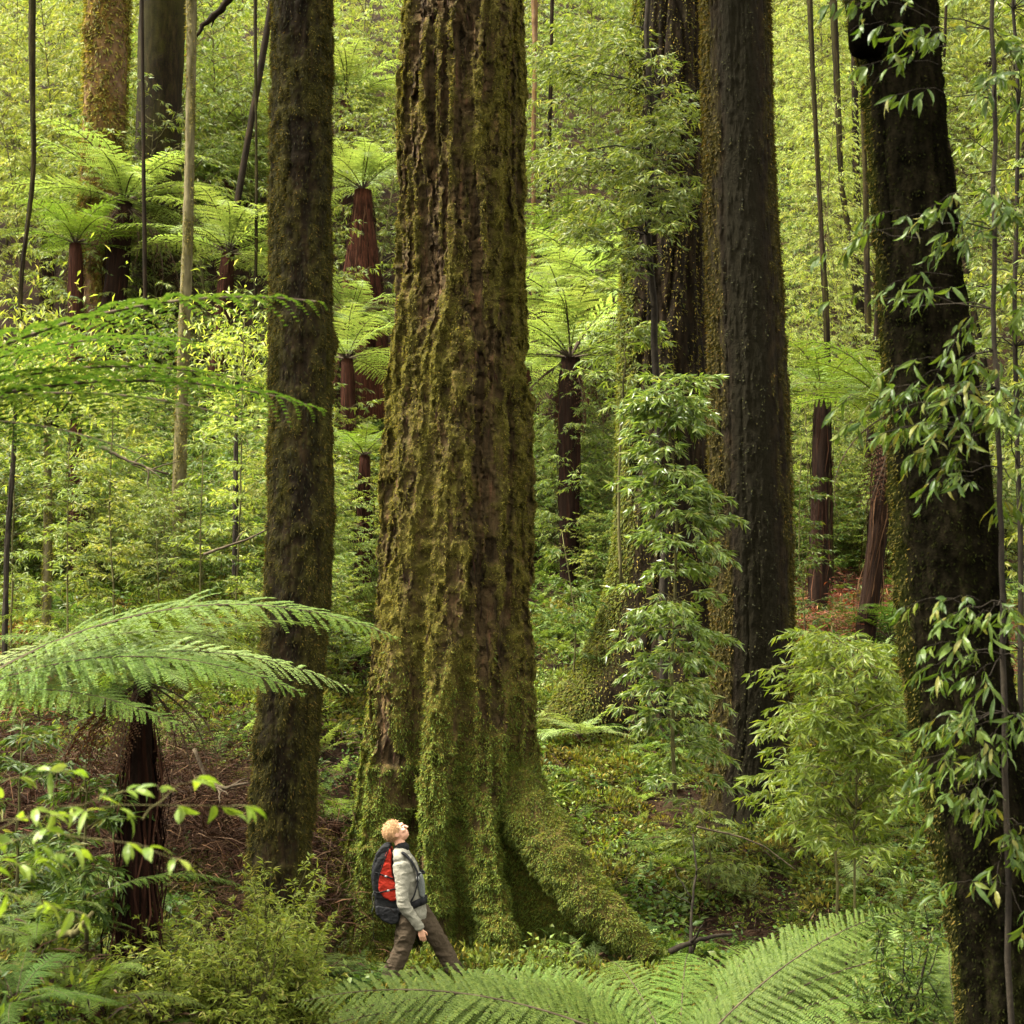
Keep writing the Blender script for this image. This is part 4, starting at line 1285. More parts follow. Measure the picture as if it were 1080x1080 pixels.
    # leafy column at the edge behind the black trunk
    for i, (px, Y, lab, mt, cnt) in enumerate(((1075, 13.5, 'tall leafy sapling at the edge behind the black trunk', 'leaf_mid', 90), (1105, 16.5, 'yellow-green sapling at the very edge further behind the black trunk', 'leaf_yellow', 70))):
        f = Foliage(520 + i)
        g = at(px, 900, Y)
        g[2] = float(gz(g[0], Y))
        P = stem_path(f, [g, at(px + 4, 700, Y), at(px - 6, 400, Y), at(px, 100, Y), at(px - 8, -150, Y)], .03, .012)
        for k in range(cnt):
            u = f.r.uniform(.03, 1)
            q = P[int(u * (len(P) - 1))]
            az = k * 2.399
            rad = .75 * f.r.uniform(.4, 1.1)
            f.branch(q, q + np.array([math.cos(az) * rad, math.sin(az) * rad, rad * f.r.uniform(-.3, .5)]), 4, .28, 9, .12, .032, .9, wood=.006)
        shrub('sapling', lab, 'sapling', f, M[mt], M['stem_dark'], g)

    # near spray of broad leaves
    f = Foliage(508)
    Y = 4.6
    g = at(-120, 1130, Y)
    g[2] = float(gz(g[0], Y))
    stem_path(f, [g, at(-110, 1000, Y), at(-90, 900, Y)], .012, .008)
    for (x0, y0, x1, y1, n) in ((-100, 900, 245, 850, 5), (-100, 930, 120, 838, 5), (-90, 890, 180, 905, 4), (-110, 960, 70, 960, 4), (-100, 880, 60, 815, 3), (-60, 940, 60, 900, 4), (150, 864, 205, 822, 2)):
        f.branch(at(x0, y0, Y + f.r.uniform(-.2, .3)), at(x1, y1, Y + f.r.uniform(-.3, .4)), n, .10, 3, .078, .026, .5, sag=.06, wood=.0022, start=.3, spread=.8)
    shrub('shrub', 'blurred spray of broad light leaves reaching in at the edge near the viewer', 'shrub', f, M['leaf_near'], M['twig_green'], g, LEAF_LANCE)

    # yellow-green shrub behind the slim trunk
    for i, (px, pb, pt, Y, R, cnt, mt, lab) in enumerate((
            (95, 930, 800, 12.6, .42, 26, 'leaf_deep', 'dark leafy shrub half hiding the brown fern trunk'),
            (20, 900, 760, 13.8, .5, 26, 'leaf_dim', 'dusky shrub on the brown bank at the edge'),
            (250, 545, 335, 27, .95, 44, 'leaf_yellow', 'yellow-green shrub with large leaves just behind the slim furred trunk'),
            (215, 560, 455, 25.5, .5, 20, 'leaf_mid', 'small bright-tipped shrub at the foot of the slender pale trunk'),
            (75, 590, 470, 24, .8, 34, 'leaf_mid', 'feathery fine-leaved shrub around the thin mossy stem on the bank'),
            (125, 500, 385, 28, .8, 30, 'leaf_yellow', 'pale yellowish shrub beside dead twigs on the middle bank'),
            (15, 560, 400, 26, .8, 30, 'leaf_mid', 'bushy green shrub at the edge behind the leaning dark stem'),
            (600, 640, 560, 26.5, .35, 12, 'leaf_deep', 'small broad-leaved seedling under the dark-trunked tree fern'),
            (850, 640, 470, 31, 1.0, 30, 'leaf_deep', 'shaded shrub under the bright tree fern beyond the striped trunk'),
            (745, 905, 845, 20.5, .5, 14, 'leaf_mid', 'sparse seedling with yellowish leaves in front of the striped trunk foot'),
            (880, 740, 660, 19, .8, 26, 'leaf_mid', 'low green shrub below the rusty litter between the two dark trunks'))):
        f = Foliage(540 + i)
        g = at(px, pb, Y)
        g[2] = min(g[2], float(gz(g[0], Y)))
        top = at(px + f.r.uniform(-8, 8), pt, Y)
        P = stem_path(f, [g, g * .5 + top * .5 + f.r.normal(size=3) * .08, top], .02, .006)
        for k in range(cnt):
            u = f.r.uniform(.15, 1)
            q = P[int(u * (len(P) - 1))]
            az = k * 2.399
            rad = R * f.r.uniform(.4, 1.1) * (1.1 - .5 * u)
            f.branch(q, q + np.array([math.cos(az) * rad, math.sin(az) * rad, rad * f.r.uniform(-.1, .6)]), 5, .3, 11, .14, .03, .55, wood=.006)
        shrub('shrub', lab, 'shrub', f, M[mt], M['twig_green'], g)


named_shrubs()


# ------------------------------------------------------------------ ground cover (nobody could count it)
def stuff(name, label, protos, P, S, R):
    col = bpy.data.collections.new(name + '_source')
    for i, me in enumerate(protos):
        o = bpy.data.objects.new('%s_source_%02d' % (name, i), me)
        col.objects.link(o)
    P = np.asarray(P, float)
    me = bpy.data.meshes.new(name)
    me.vertices.add(len(P))
    me.vertices.foreach_set('co', P.astype(np.float32).ravel())
    a = me.attributes.new('size', 'FLOAT', 'POINT')
    a.data.foreach_set('value', np.asarray(S, np.float32))
    a = me.attributes.new('turn', 'FLOAT_VECTOR', 'POINT')
    a.data.foreach_set('vector', np.asarray(R, np.float32).ravel())
    a = me.attributes.new('pick', 'INT', 'POINT')
    a.data.foreach_set('value', rng.integers(0, len(protos), len(P)).astype(np.int32))
    o = part(name, me)
    tag(o, label, kind='stuff')
    ng = bpy.data.node_groups.new(name + '_scatter', 'GeometryNodeTree')
    ng.interface.new_socket('Geometry', in_out='INPUT', socket_type='NodeSocketGeometry')
    ng.interface.new_socket('Geometry', in_out='OUTPUT', socket_type='NodeSocketGeometry')
    N, L = ng.nodes, ng.links
    gi, go = N.new('NodeGroupInput'), N.new('NodeGroupOutput')
    iop = N.new('GeometryNodeInstanceOnPoints')
    ci = N.new('GeometryNodeCollectionInfo')
    ci.inputs['Collection'].default_value = col
    ci.inputs['Separate Children'].default_value = True
    ci.inputs['Reset Children'].default_value = True
    iop.inputs['Pick Instance'].default_value = True

    def attr(n, t):
        x = N.new('GeometryNodeInputNamedAttribute')
        x.data_type = t
        x.inputs['Name'].default_value = n
        return x.outputs['Attribute']
    L.new(gi.outputs[0], iop.inputs['Points'])
    L.new(ci.outputs[0], iop.inputs['Instance'])
    L.new(attr('pick', 'INT'), iop.inputs['Instance Index'])
    L.new(attr('turn', 'FLOAT_VECTOR'), iop.inputs['Rotation'])
    L.new(attr('size', 'FLOAT'), iop.inputs['Scale'])
    L.new(iop.outputs[0], go.inputs[0])
    md = o.modifiers.new('scatter', 'NODES')
    md.node_group = ng
    return o


def rosette(name, seed, nf, mat, L=.5, npair=15, npin=5, e=(55, 25)):
    r = np.random.default_rng(seed)
    vs, fs, fm, n = [], [], [], 0
    for i in range(nf):
        me = frond_mesh('tmp', L * r.uniform(.7, 1.1), L * .36, npair, npin, r.uniform(*sorted(e)), r.uniform(50, 90), seed * 50 + i, mat, rr=.004, curl=r.uniform(-.3, .3), fat=.2)
        V = np.zeros(len(me.vertices) * 3, np.float32)
        me.vertices.foreach_get('co', V)
        V = V.reshape(-1, 3)
        a = i * 2.399 + r.uniform(-.3, .3)
        V = V @ np.array([[math.cos(a), math.sin(a), 0], [-math.sin(a), math.cos(a), 0], [0, 0, 1]])
        for p in me.polygons:
            pass
        lt = np.zeros(len(me.polygons), np.int32)
        me.polygons.foreach_get('loop_total', lt)
        vi = np.zeros(len(me.loops), np.int32)
        me.loops.foreach_get('vertex_index', vi)
        st = np.concatenate([[0], np.cumsum(lt)[:-1]])
        for k in (3, 4, 5):
            sel = np.nonzero(lt == k)[0]
            if len(sel): fs.append(vi[st[sel][:, None] + np.arange(k)] + n)
        n += len(V)
        vs.append(V)
        bpy.data.meshes.remove(me)
    return make_mesh(name, np.concatenate(vs), fs, mat, False)


def herb(name, seed, n, h, R, L, W, mat):
    r = np.random.default_rng(seed)
    a = r.uniform(0, 2 * PI, n)
    rad = R * np.sqrt(r.random(n))
    z = h * r.uniform(.15, 1, n) * (1 - .5 * (rad / R) ** 2)
    P = np.stack([rad * np.cos(a), rad * np.sin(a), z], 1)
    D = np.stack([np.cos(a), np.sin(a), r.uniform(-.5, .5, n)], 1) + r.normal(size=(n, 3)) * .4
    V, fs = leaves(P, D, np.array([0, 0, 1.]) + r.normal(size=(n, 3)) * .35, L * r.uniform(.6, 1.2, n), W * r.uniform(.7, 1.2, n))
    return make_mesh(name, V, fs, mat, False)


def cushion(name, seed, n, R, h, mat):
    r = np.random.default_rng(seed)
    d = unit(r.normal(size=(n, 3)) * [1, 1, .8] + [0, 0, .5])
    P = d * [R, R, h] * r.uniform(.8, 1.0, (n, 1))
    V, fs = leaves(P, d + r.normal(size=(n, 3)) * .5, r.normal(size=(n, 3)), r.uniform(.03, .06, n), r.uniform(.012, .02, n))
    return make_mesh(name, V, fs, mat, False)


def litter(name, seed, n, R, L, W, mat, lift=.04):
    r = np.random.default_rng(seed)
    P = np.stack([r.normal(size=n) * R * .5, r.normal(size=n) * R * .5, r.uniform(0, lift, n)], 1)
    D = r.normal(size=(n, 3)) * [1, 1, .3]
    V, fs = leaves(P, D, np.array([0, 0, 1.]) + r.normal(size=(n, 3)) * .5, L * r.uniform(.4, 1.2, n), W * r.uniform(.6, 1.2, n))
    return make_mesh(name, V, fs, mat, False)


def spread(n, y0, y1, fn=None, half=.36, extra=.6, clump=.0, seed=1):
    out = []
    r = np.random.default_rng(seed)
    while len(out) < n:
        m = n * 3
        y = np.sqrt(r.uniform(y0 ** 2, y1 ** 2, m))
        x = r.uniform(-1, 1, m) * (half * y + extra)
        px = 540 + x / y * F
        keep = np.ones(m, bool)
        # not inside the trunks or the hiker
        for (tx, ty, tr) in ((-.57, 19.6, 1.05), (-2.0, 14.6, .3), (4.07, 9.3, .28), (2.75, 27, .85), (3.35, 23, .55), (-1.0, 17.6, .35)):
            keep &= (x - tx) ** 2 + (y - ty) ** 2 > tr ** 2
        if clump:
            keep &= fbm(x * clump, y * clump, seed * 3.1, seed, 2) > r.uniform(-.45, .35, m)
        if fn is not None: keep &= r.random(m) < fn(x, y, px)
        out += list(np.stack([x, y], 1)[keep])
    out = np.array(out[:n])
    return np.stack([out[:, 0], out[:, 1], gz(out[:, 0], out[:, 1])], 1)


def turns(n, tilt=.25):
    return np.stack([rng.normal(size=n) * tilt, rng.normal(size=n) * tilt, rng.uniform(0, 2 * PI, n)], 1)


def cover():
    P = spread(4200, 9, 46, clump=.5, seed=3)
    stuff('ground_ferns', 'small green ferns covering the forest floor', [rosette('rosette%d' % i, 60 + i, 7, M[m]) for i, m in enumerate(('frond_bright', 'frond_deep', 'frond_bright', 'frond_pale'))], P, rng.uniform(.5, 1.5, len(P)), turns(len(P)))
    P = spread(7000, 9, 48, clump=.8, seed=4)
    stuff('undergrowth', 'low leafy herbs and seedlings covering the forest floor', [herb('herb%d' % i, 70 + i, 46, .3, .25, (.09, .06, .12, .05)[i], (.045, .032, .03, .026)[i], M[m]) for i, m in enumerate(('herb', 'leaf_mid', 'leaf_deep', 'herb'))], P, rng.uniform(.5, 1.5, len(P)), turns(len(P)))
    P = spread(6000, 9, 34, clump=.7, seed=5)
    stuff('ground_moss', 'cushions of green moss on the forest floor', [cushion('cushion%d' % i, 80 + i, 190, .16, .10, M[m]) for i, m in enumerate(('moss_bright', 'moss', 'moss_bright'))], P, rng.uniform(.5, 2.2, len(P)), turns(len(P)))
    P = spread(9000, 9, 46, seed=6)
    stuff('leaf_litter', 'brown fallen leaves and twigs on the forest floor', [litter('litter%d' % i, 90 + i, 40, .6, (.12, .18, .3)[i], (.025, .02, .012)[i], M['litter']) for i in range(3)], P, rng.uniform(.7, 1.4, len(P)), turns(len(P), .12))
    # rusty dead fern heaps beyond the striped trunk and under the left bank
    def rusty(x, y, px):
        a = np.exp(-((px - 885) / 50) ** 2 - ((y - 33) / 2.5) ** 2)
        b = np.exp(-((px - 30) / 45) ** 2 - ((y - 25.5) / 1.2) ** 2) * .6
        c = np.exp(-((px - 1075) / 25) ** 2 - ((y - 30) / 3) ** 2) * .6
        return a + b + c
    P = spread(260, 22, 38, rusty, seed=7)
    stuff('rusty_litter', 'heaps of rust-red dead fern on the bank beyond the striped trunk', [litter('rust%d' % i, 95 + i, 60, .5, .3, .02, M['redlitter'], .3) for i in range(2)], P, rng.uniform(.6, 1.3, len(P)), turns(len(P), .3))
    def thicket(x, y, px):
        return ((px < 330) & (px > -40)) * 1.0 * np.exp(-((y - 18.5) / 2.2) ** 2)
    P = spread(520, 14, 24, thicket, seed=8)
    stuff('dead_thicket', 'tangle of dead brown fern fronds and twigs on the bank beside the giant tree', [litter('dead%d' % i, 98 + i, 110, .6, .34, .010, M[m], .95) for i, m in enumerate(('strand', 'litter', 'strand'))], P, rng.uniform(.7, 1.3, len(P)), turns(len(P), .3))



def far_stems():
    # thin dark stems standing among the saplings
    T = Trunk([(-500, 538, 542), (500, 536, 544)], 40, nth=10, nz=60, furrow=.01, z_base=-.4, z_top=24, seed=7, ysway=.2)
    me = T.mesh('far_stem', M['bark_dark'])
    for i in range(26):
        y = rng.uniform(38, 62)
        x = rng.uniform(-.33, .33) * y
        px = 540 + x / y * F
        if 400 < px < 560 or 285 < px < 350 or px < 150 or 345 < px < 425: continue
        o = part('bare_sapling', me)
        o.location = (x, y, float(gz(x, y)) - .3)
        k = rng.uniform(.5, 1.3)
        o.scale = (k, k, rng.uniform(.9, 1.2))
        o.rotation_euler = (rng.normal() * .06, rng.normal() * .06, rng.uniform(0, 6))
        tag(o, 'thin dark bare stem rising among the saplings of the steep bank', 'tree', 'thin dark stems among the saplings')


hillside()
far_stems()
cover()


# ------------------------------------------------------------------ fallen branches
def crooked(name, label, pts, r0, r1, mat, forks=2, cat='branch', seed=1, group=None):
    r = np.random.default_rng(seed)
    pts = np.array(pts, float)
    t = np.linspace(0, 1, len(pts))
    tt = np.linspace(0, 1, len(pts) * 5)
    P = np.stack([np.interp(tt, t, pts[:, i]) for i in range(3)], 1)
    P[1:-1] += np.cumsum(r.normal(size=(len(tt) - 2, 3)) * r0 * .25, 0) * np.sin(tt[1:-1, None] * PI)
    mb = MB()
    mb.add(*tube(P, np.interp(tt, [0, 1], [r0, r1]) * r.uniform(.85, 1.15, len(tt)), 9))
    root = thing(name, label, cat, tuple(P[0]), group)
    part('stem', mb.mesh(name + '_stem', mat, origin=P[0]), root)
    L = np.linalg.norm(P[-1] - P[0])
    for k in range(forks):
        i = int(len(P) * r.uniform(.3, .85))
        d = unit(unit(P[-1] - P[0]) * .8 + r.normal(size=3) * .6)
        q = np.linspace(0, 1, 6)[:, None] * d * L * r.uniform(.2, .4)
        q += np.cumsum(r.normal(size=(6, 3)) * .012 * L, 0)
        q -= q[0]
        m2 = MB()
        m2.add(*tube(P[i] + q, np.linspace(r1 * 1.2, r1 * .35, 6), 6))
        part('twig', m2.mesh(name + '_twig', mat, origin=P[0]), root)
    return root


crooked('fallen_branch', 'bare crooked branch standing up out of the moss beside the giant root', [at(728, 1008, 16.4), at(731, 960, 16.6), at(737, 920, 16.8), at(731, 880, 17)], .018, .007, M['stem_dark'], 3, seed=2)
crooked('fallen_branch', 'dark dead limb lying over the moss behind the big fern fronds', [at(706, 1004, 16.2), at(735, 988, 16.3), at(772, 986, 16.4)], .03, .016, M['stem_dark'], 2, seed=3)
crooked('fallen_branch', 'pale bare sticks lying across the middle bank', [at(104, 470, 22), at(135, 487, 22), at(178, 500, 22)], .03, .012, M['twig'], 5, seed=4)
crooked('fallen_branch', 'thin straight dead stick sloping on the bank beside the slim furred trunk', [at(215, 585, 22), at(250, 572, 22), at(285, 557, 22)], .022, .01, M['twig'], 1, seed=5)
crooked('fallen_branch', 'tangled grey root sticking out of the bank next to the slim furred trunk', [at(205, 790, 15.5), at(218, 825, 15.4), at(238, 832, 15.3), at(262, 826, 15.2)], .02, .012, M['twig'], 4, seed=6)
crooked('fallen_branch', 'mossy pale stick poking from the bank below the low fern', [at(62, 985, 11), at(80, 982, 10.9), at(98, 962, 10.8)], .028, .014, M['twig_green'], 1, seed=7)
crooked('fallen_branch', 'dark broken limb lying below the flat fern fronds at the black trunk', [at(830, 1032, 11.6), at(870, 1022, 11.8), at(910, 1012, 12)], .022, .012, M['twig'], 1, seed=8)
crooked('fallen_branch', 'thin arching twig over the undergrowth in front of the striped trunk foot', [at(735, 872, 17.5), at(770, 880, 17.6), at(805, 892, 17.6), at(840, 918, 17.6)], .012, .006, M['twig'], 2, seed=9)
crooked('hanging_branch', 'bare dark branch curving down over the giant trunk gap at the top', [at(255, -20, 33), at(232, 10, 33), at(214, 24, 33), at(204, 40, 33)], .09, .03, M['bark_dark'], 2, seed=12)


# ------------------------------------------------------------------ the hiker
M['skin'] = plain_mat('skin', (.40, .21, .14), .55, .35, .12, 40, .1)
M['hair'] = plain_mat('ginger_hair', (.33, .195, .10), .8, .1, .35, 60, .4)
M['fleece'] = plain_mat('light_grey_fleece', (.145, .136, .112), .95, .05, .12, 120, .4)
M['dark_cloth'] = plain_mat('dark_webbing', (.008, .008, .009), .8, .1, .3, 80, .3)
M['grey_cloth'] = plain_mat('grey_panel_cloth', (.085, .09, .088), .8, .2, .2, 80, .3)
M['trousers'] = plain_mat('brown_trousers', (.042, .031, .021), .95, .05, .18, 60, .4)
M['boot'] = plain_mat('brown_leather', (.03, .02, .013), .7, .3, .25, 60, .3)
M['red_cloth'] = plain_mat('red_nylon', (.20, .014, .007), .75, .08, .25, 25, .3)
M['black_cloth'] = plain_mat('black_nylon', (.006, .006, .0065), .8, .08, .3, 40, .3)
M['eye'] = plain_mat('eye_white', (.6, .58, .55), .3, .5, .05, 10, 0)
M['lip'] = plain_mat('lip', (.33, .13, .10), .5, .4, .1, 30, 0)
M['buckle'] = plain_mat('grey_plastic', (.12, .12, .12), .4, .5, .1, 30, 0)


def zp(X, Y, y=0.0):
    """zoomed photo pixel of the hiker -> metres in the hiker's own frame"""
    return np.array([(X - 400) / 552.0, y, (1055 - Y) / 552.0])


def loft(path, rads, k=20):
    """rounded tube with elliptic sections: rads = (in the x-z plane, in y); ends closed round"""
    path = np.asarray(path, float)
    rads = np.asarray(rads, float)
    n = len(path)
    m = (n - 1) * 6 + 1
    t, tt = np.arange(n), np.linspace(0, n - 1, m)

    def cr(v):  # smooth interpolation
        out = np.empty((m, v.shape[1]))
        for q, u in enumerate(tt):
            i = min(int(u), n - 2)
            f = u - i
            p = [v[max(0, i - 1)], v[i], v[i + 1], v[min(n - 1, i + 2)]]
            out[q] = .5 * (2 * p[1] + (p[2] - p[0]) * f + (2 * p[0] - 5 * p[1] + 4 * p[2] - p[3]) * f * f + (3 * p[1] - p[0] - 3 * p[2] + p[3]) * f ** 3)
        return out
    P, R = cr(path), cr(rads)
    T = unit(np.gradient(P, axis=0))
    Yv = np.array([0, 1., 0])
    B = unit(Yv - T * (T @ Yv)[:, None])
    A = np.cross(B, T)
    # round caps
    caps = [(.0, .0)]
    th = np.linspace(0, 2 * PI, k, endpoint=False)
    rings = []
    for s_, sg in ((0, -1), (m - 1, 1)):
        cap = []
        for q in (.35, .7, .93):
            h = math.sqrt(1 - q * q) * R[s_].mean() * .6
            cap.append((P[s_] + T[s_] * sg * h, R[s_] * q, A[s_], B[s_]))
        rings.append(cap)
    allr = rings[0] + [(P[i], R[i], A[i], B[i]) for i in range(m)] + rings[1][::-1]
    V = np.array([p + np.cos(th)[:, None] * r[0] * a + np.sin(th)[:, None] * r[1] * b for p, r, a, b in allr])
    nr = len(allr)
    i, j = np.meshgrid(np.arange(nr - 1), np.arange(k), indexing='ij')
    q = np.stack([i * k + j, i * k + (j + 1) % k, (i + 1) * k + (j + 1) % k, (i + 1) * k + j], -1).reshape(-1, 4)
    return V.reshape(-1, 3), [q, np.arange(k)[None, ::-1], np.arange((nr - 1) * k, nr * k)[None]]


def ball(c, R, axes=None, nu=20, nv=14):
    u = np.linspace(0, 2 * PI, nu, endpoint=False)
    v = np.linspace(-PI / 2, PI / 2, nv)[1:-1]
    Vv, U = np.meshgrid(v, u, indexing='ij')
    p = np.stack([np.cos(Vv) * np.cos(U), np.cos(Vv) * np.sin(U), np.sin(Vv)], -1).reshape(-1, 3)
    p = np.concatenate([p, [[0, 0, -1], [0, 0, 1]]]) * np.asarray(R, float)
    if axes is not None: p = p @ np.asarray(axes, float)
    n = len(v)
    i, j = np.meshgrid(np.arange(n - 1), np.arange(nu), indexing='ij')
    q = np.stack([i * nu + j, i * nu + (j + 1) % nu, (i + 1) * nu + (j + 1) % nu, (i + 1) * nu + j], -1).reshape(-1, 4)
    j = np.arange(nu)
    lo = np.stack([np.full(nu, n * nu), (j + 1) % nu, j], 1)
    hi = np.stack([np.full(nu, n * nu + 1), (n - 1) * nu + j, (n - 1) * nu + (j + 1) % nu], 1)
    return p + np.asarray(c, float), [q, lo, hi]


def fuse(name, mb, mat, voxel=.007, smooth=6, wr=0.0, wscale=9.0, seed=0, cut=None):
    """one continuous surface from overlapping lofts"""
    me = mb.mesh(name + '_rough', mat)
    o = bpy.data.objects.new(name + '_tmp', me)
    COL.objects.link(o)
    r = o.modifiers.new('r', 'REMESH')
    r.mode = 'VOXEL'
    r.voxel_size = voxel
    sm = o.modifiers.new('s', 'SMOOTH')
    sm.factor = .5
    sm.iterations = smooth
    dg = bpy.context.evaluated_depsgraph_get()
    out = bpy.data.meshes.new_from_object(o.evaluated_get(dg))
    bpy.data.objects.remove(o)
    bpy.data.meshes.remove(me)
    out.name = name
    n = len(out.vertices)
    V = np.zeros(n * 3, np.float32)
    out.vertices.foreach_get('co', V)
    V = V.reshape(-1, 3).astype(float)
    if wr:
        N = np.zeros(n * 3, np.float32)
        out.vertices.foreach_get('normal', N)
        N = N.reshape(-1, 3)
        f = 1 - np.abs(fbm(V[:, 0] * wscale, V[:, 1] * wscale, V[:, 2] * wscale * 1.6, seed, 3)) * 2.4
        V = V + N * (wr * f)[:, None]
        out.vertices.foreach_set('co', V.astype(np.float32).ravel())
    out.polygons.foreach_set('use_smooth', np.ones(len(out.polygons), bool))
    if not out.materials: out.materials.append(mat)
    out.update()
    return out


def extrude_profile(poly, y0, y1, n=9, bulge=.78, inset=0.0):
    """side outline swept over y with rounded flanks"""
    poly = np.asarray(poly, float)
    c = poly.mean(0)
    # denser outline, smoothed
    k = len(poly)
    dense = np.concatenate([poly[i] + (poly[(i + 1) % k] - poly[i]) * np.linspace(0, 1, 6, endpoint=False)[:, None] for i in range(k)])
    for _ in range(4):
        dense = (np.roll(dense, 1, 0) + dense * 2 + np.roll(dense, -1, 0)) / 4
    m = len(dense)
    V = []
    for t in np.linspace(-1, 1, n):
        sc = bulge + (1 - bulge) * math.sqrt(max(0, 1 - abs(t) ** 3))
        p = c + (dense - c) * sc
        V.append(np.stack([p[:, 0], np.full(m, (y0 + y1) / 2 + t * (y1 - y0) / 2), p[:, 1]], 1))
    V = np.concatenate(V)
    i, j = np.meshgrid(np.arange(n - 1), np.arange(m), indexing='ij')
    q = np.stack([i * m + j, i * m + (j + 1) % m, (i + 1) * m + (j + 1) % m, (i + 1) * m + j], -1).reshape(-1, 4)
    return V, [q, np.arange(m)[None, ::-1], np.arange((n - 1) * m, n * m)[None]]


def zpoly(pts):
    return np.array([zp(*p)[[0, 2]] for p in pts])


def ribbon(path, w, th, side):
    """flat webbing along a path; side = direction of its width"""
    path = np.asarray(path, float)
    n = len(path)
    t = np.linspace(0, n - 1, n * 6)
    P = np.stack([np.interp(t, np.arange(n), path[:, i]) for i in range(3)], 1)
    for _ in range(3):
        P[1:-1] = (P[:-2] + P[1:-1] * 2 + P[2:]) / 4
    T = unit(np.gradient(P, axis=0))
    S = unit(np.asarray(side, float) - T * (T @ np.asarray(side, float))[:, None])
    N = np.cross(T, S)
    V = np.stack([P + S * w / 2 + N * th / 2, P - S * w / 2 + N * th / 2, P - S * w / 2 - N * th / 2, P + S * w / 2 - N * th / 2], 1)
    m = len(P)
    i, j = np.meshgrid(np.arange(m - 1), np.arange(4), indexing='ij')
    q = np.stack([i * 4 + j, i * 4 + (j + 1) % 4, (i + 1) * 4 + (j + 1) % 4, (i + 1) * 4 + j], -1).reshape(-1, 4)
    return V.reshape(-1, 3), [q, np.array([[3, 2, 1, 0]]), np.array([[m * 4 - 4, m * 4 - 3, m * 4 - 2, m * 4 - 1]])]


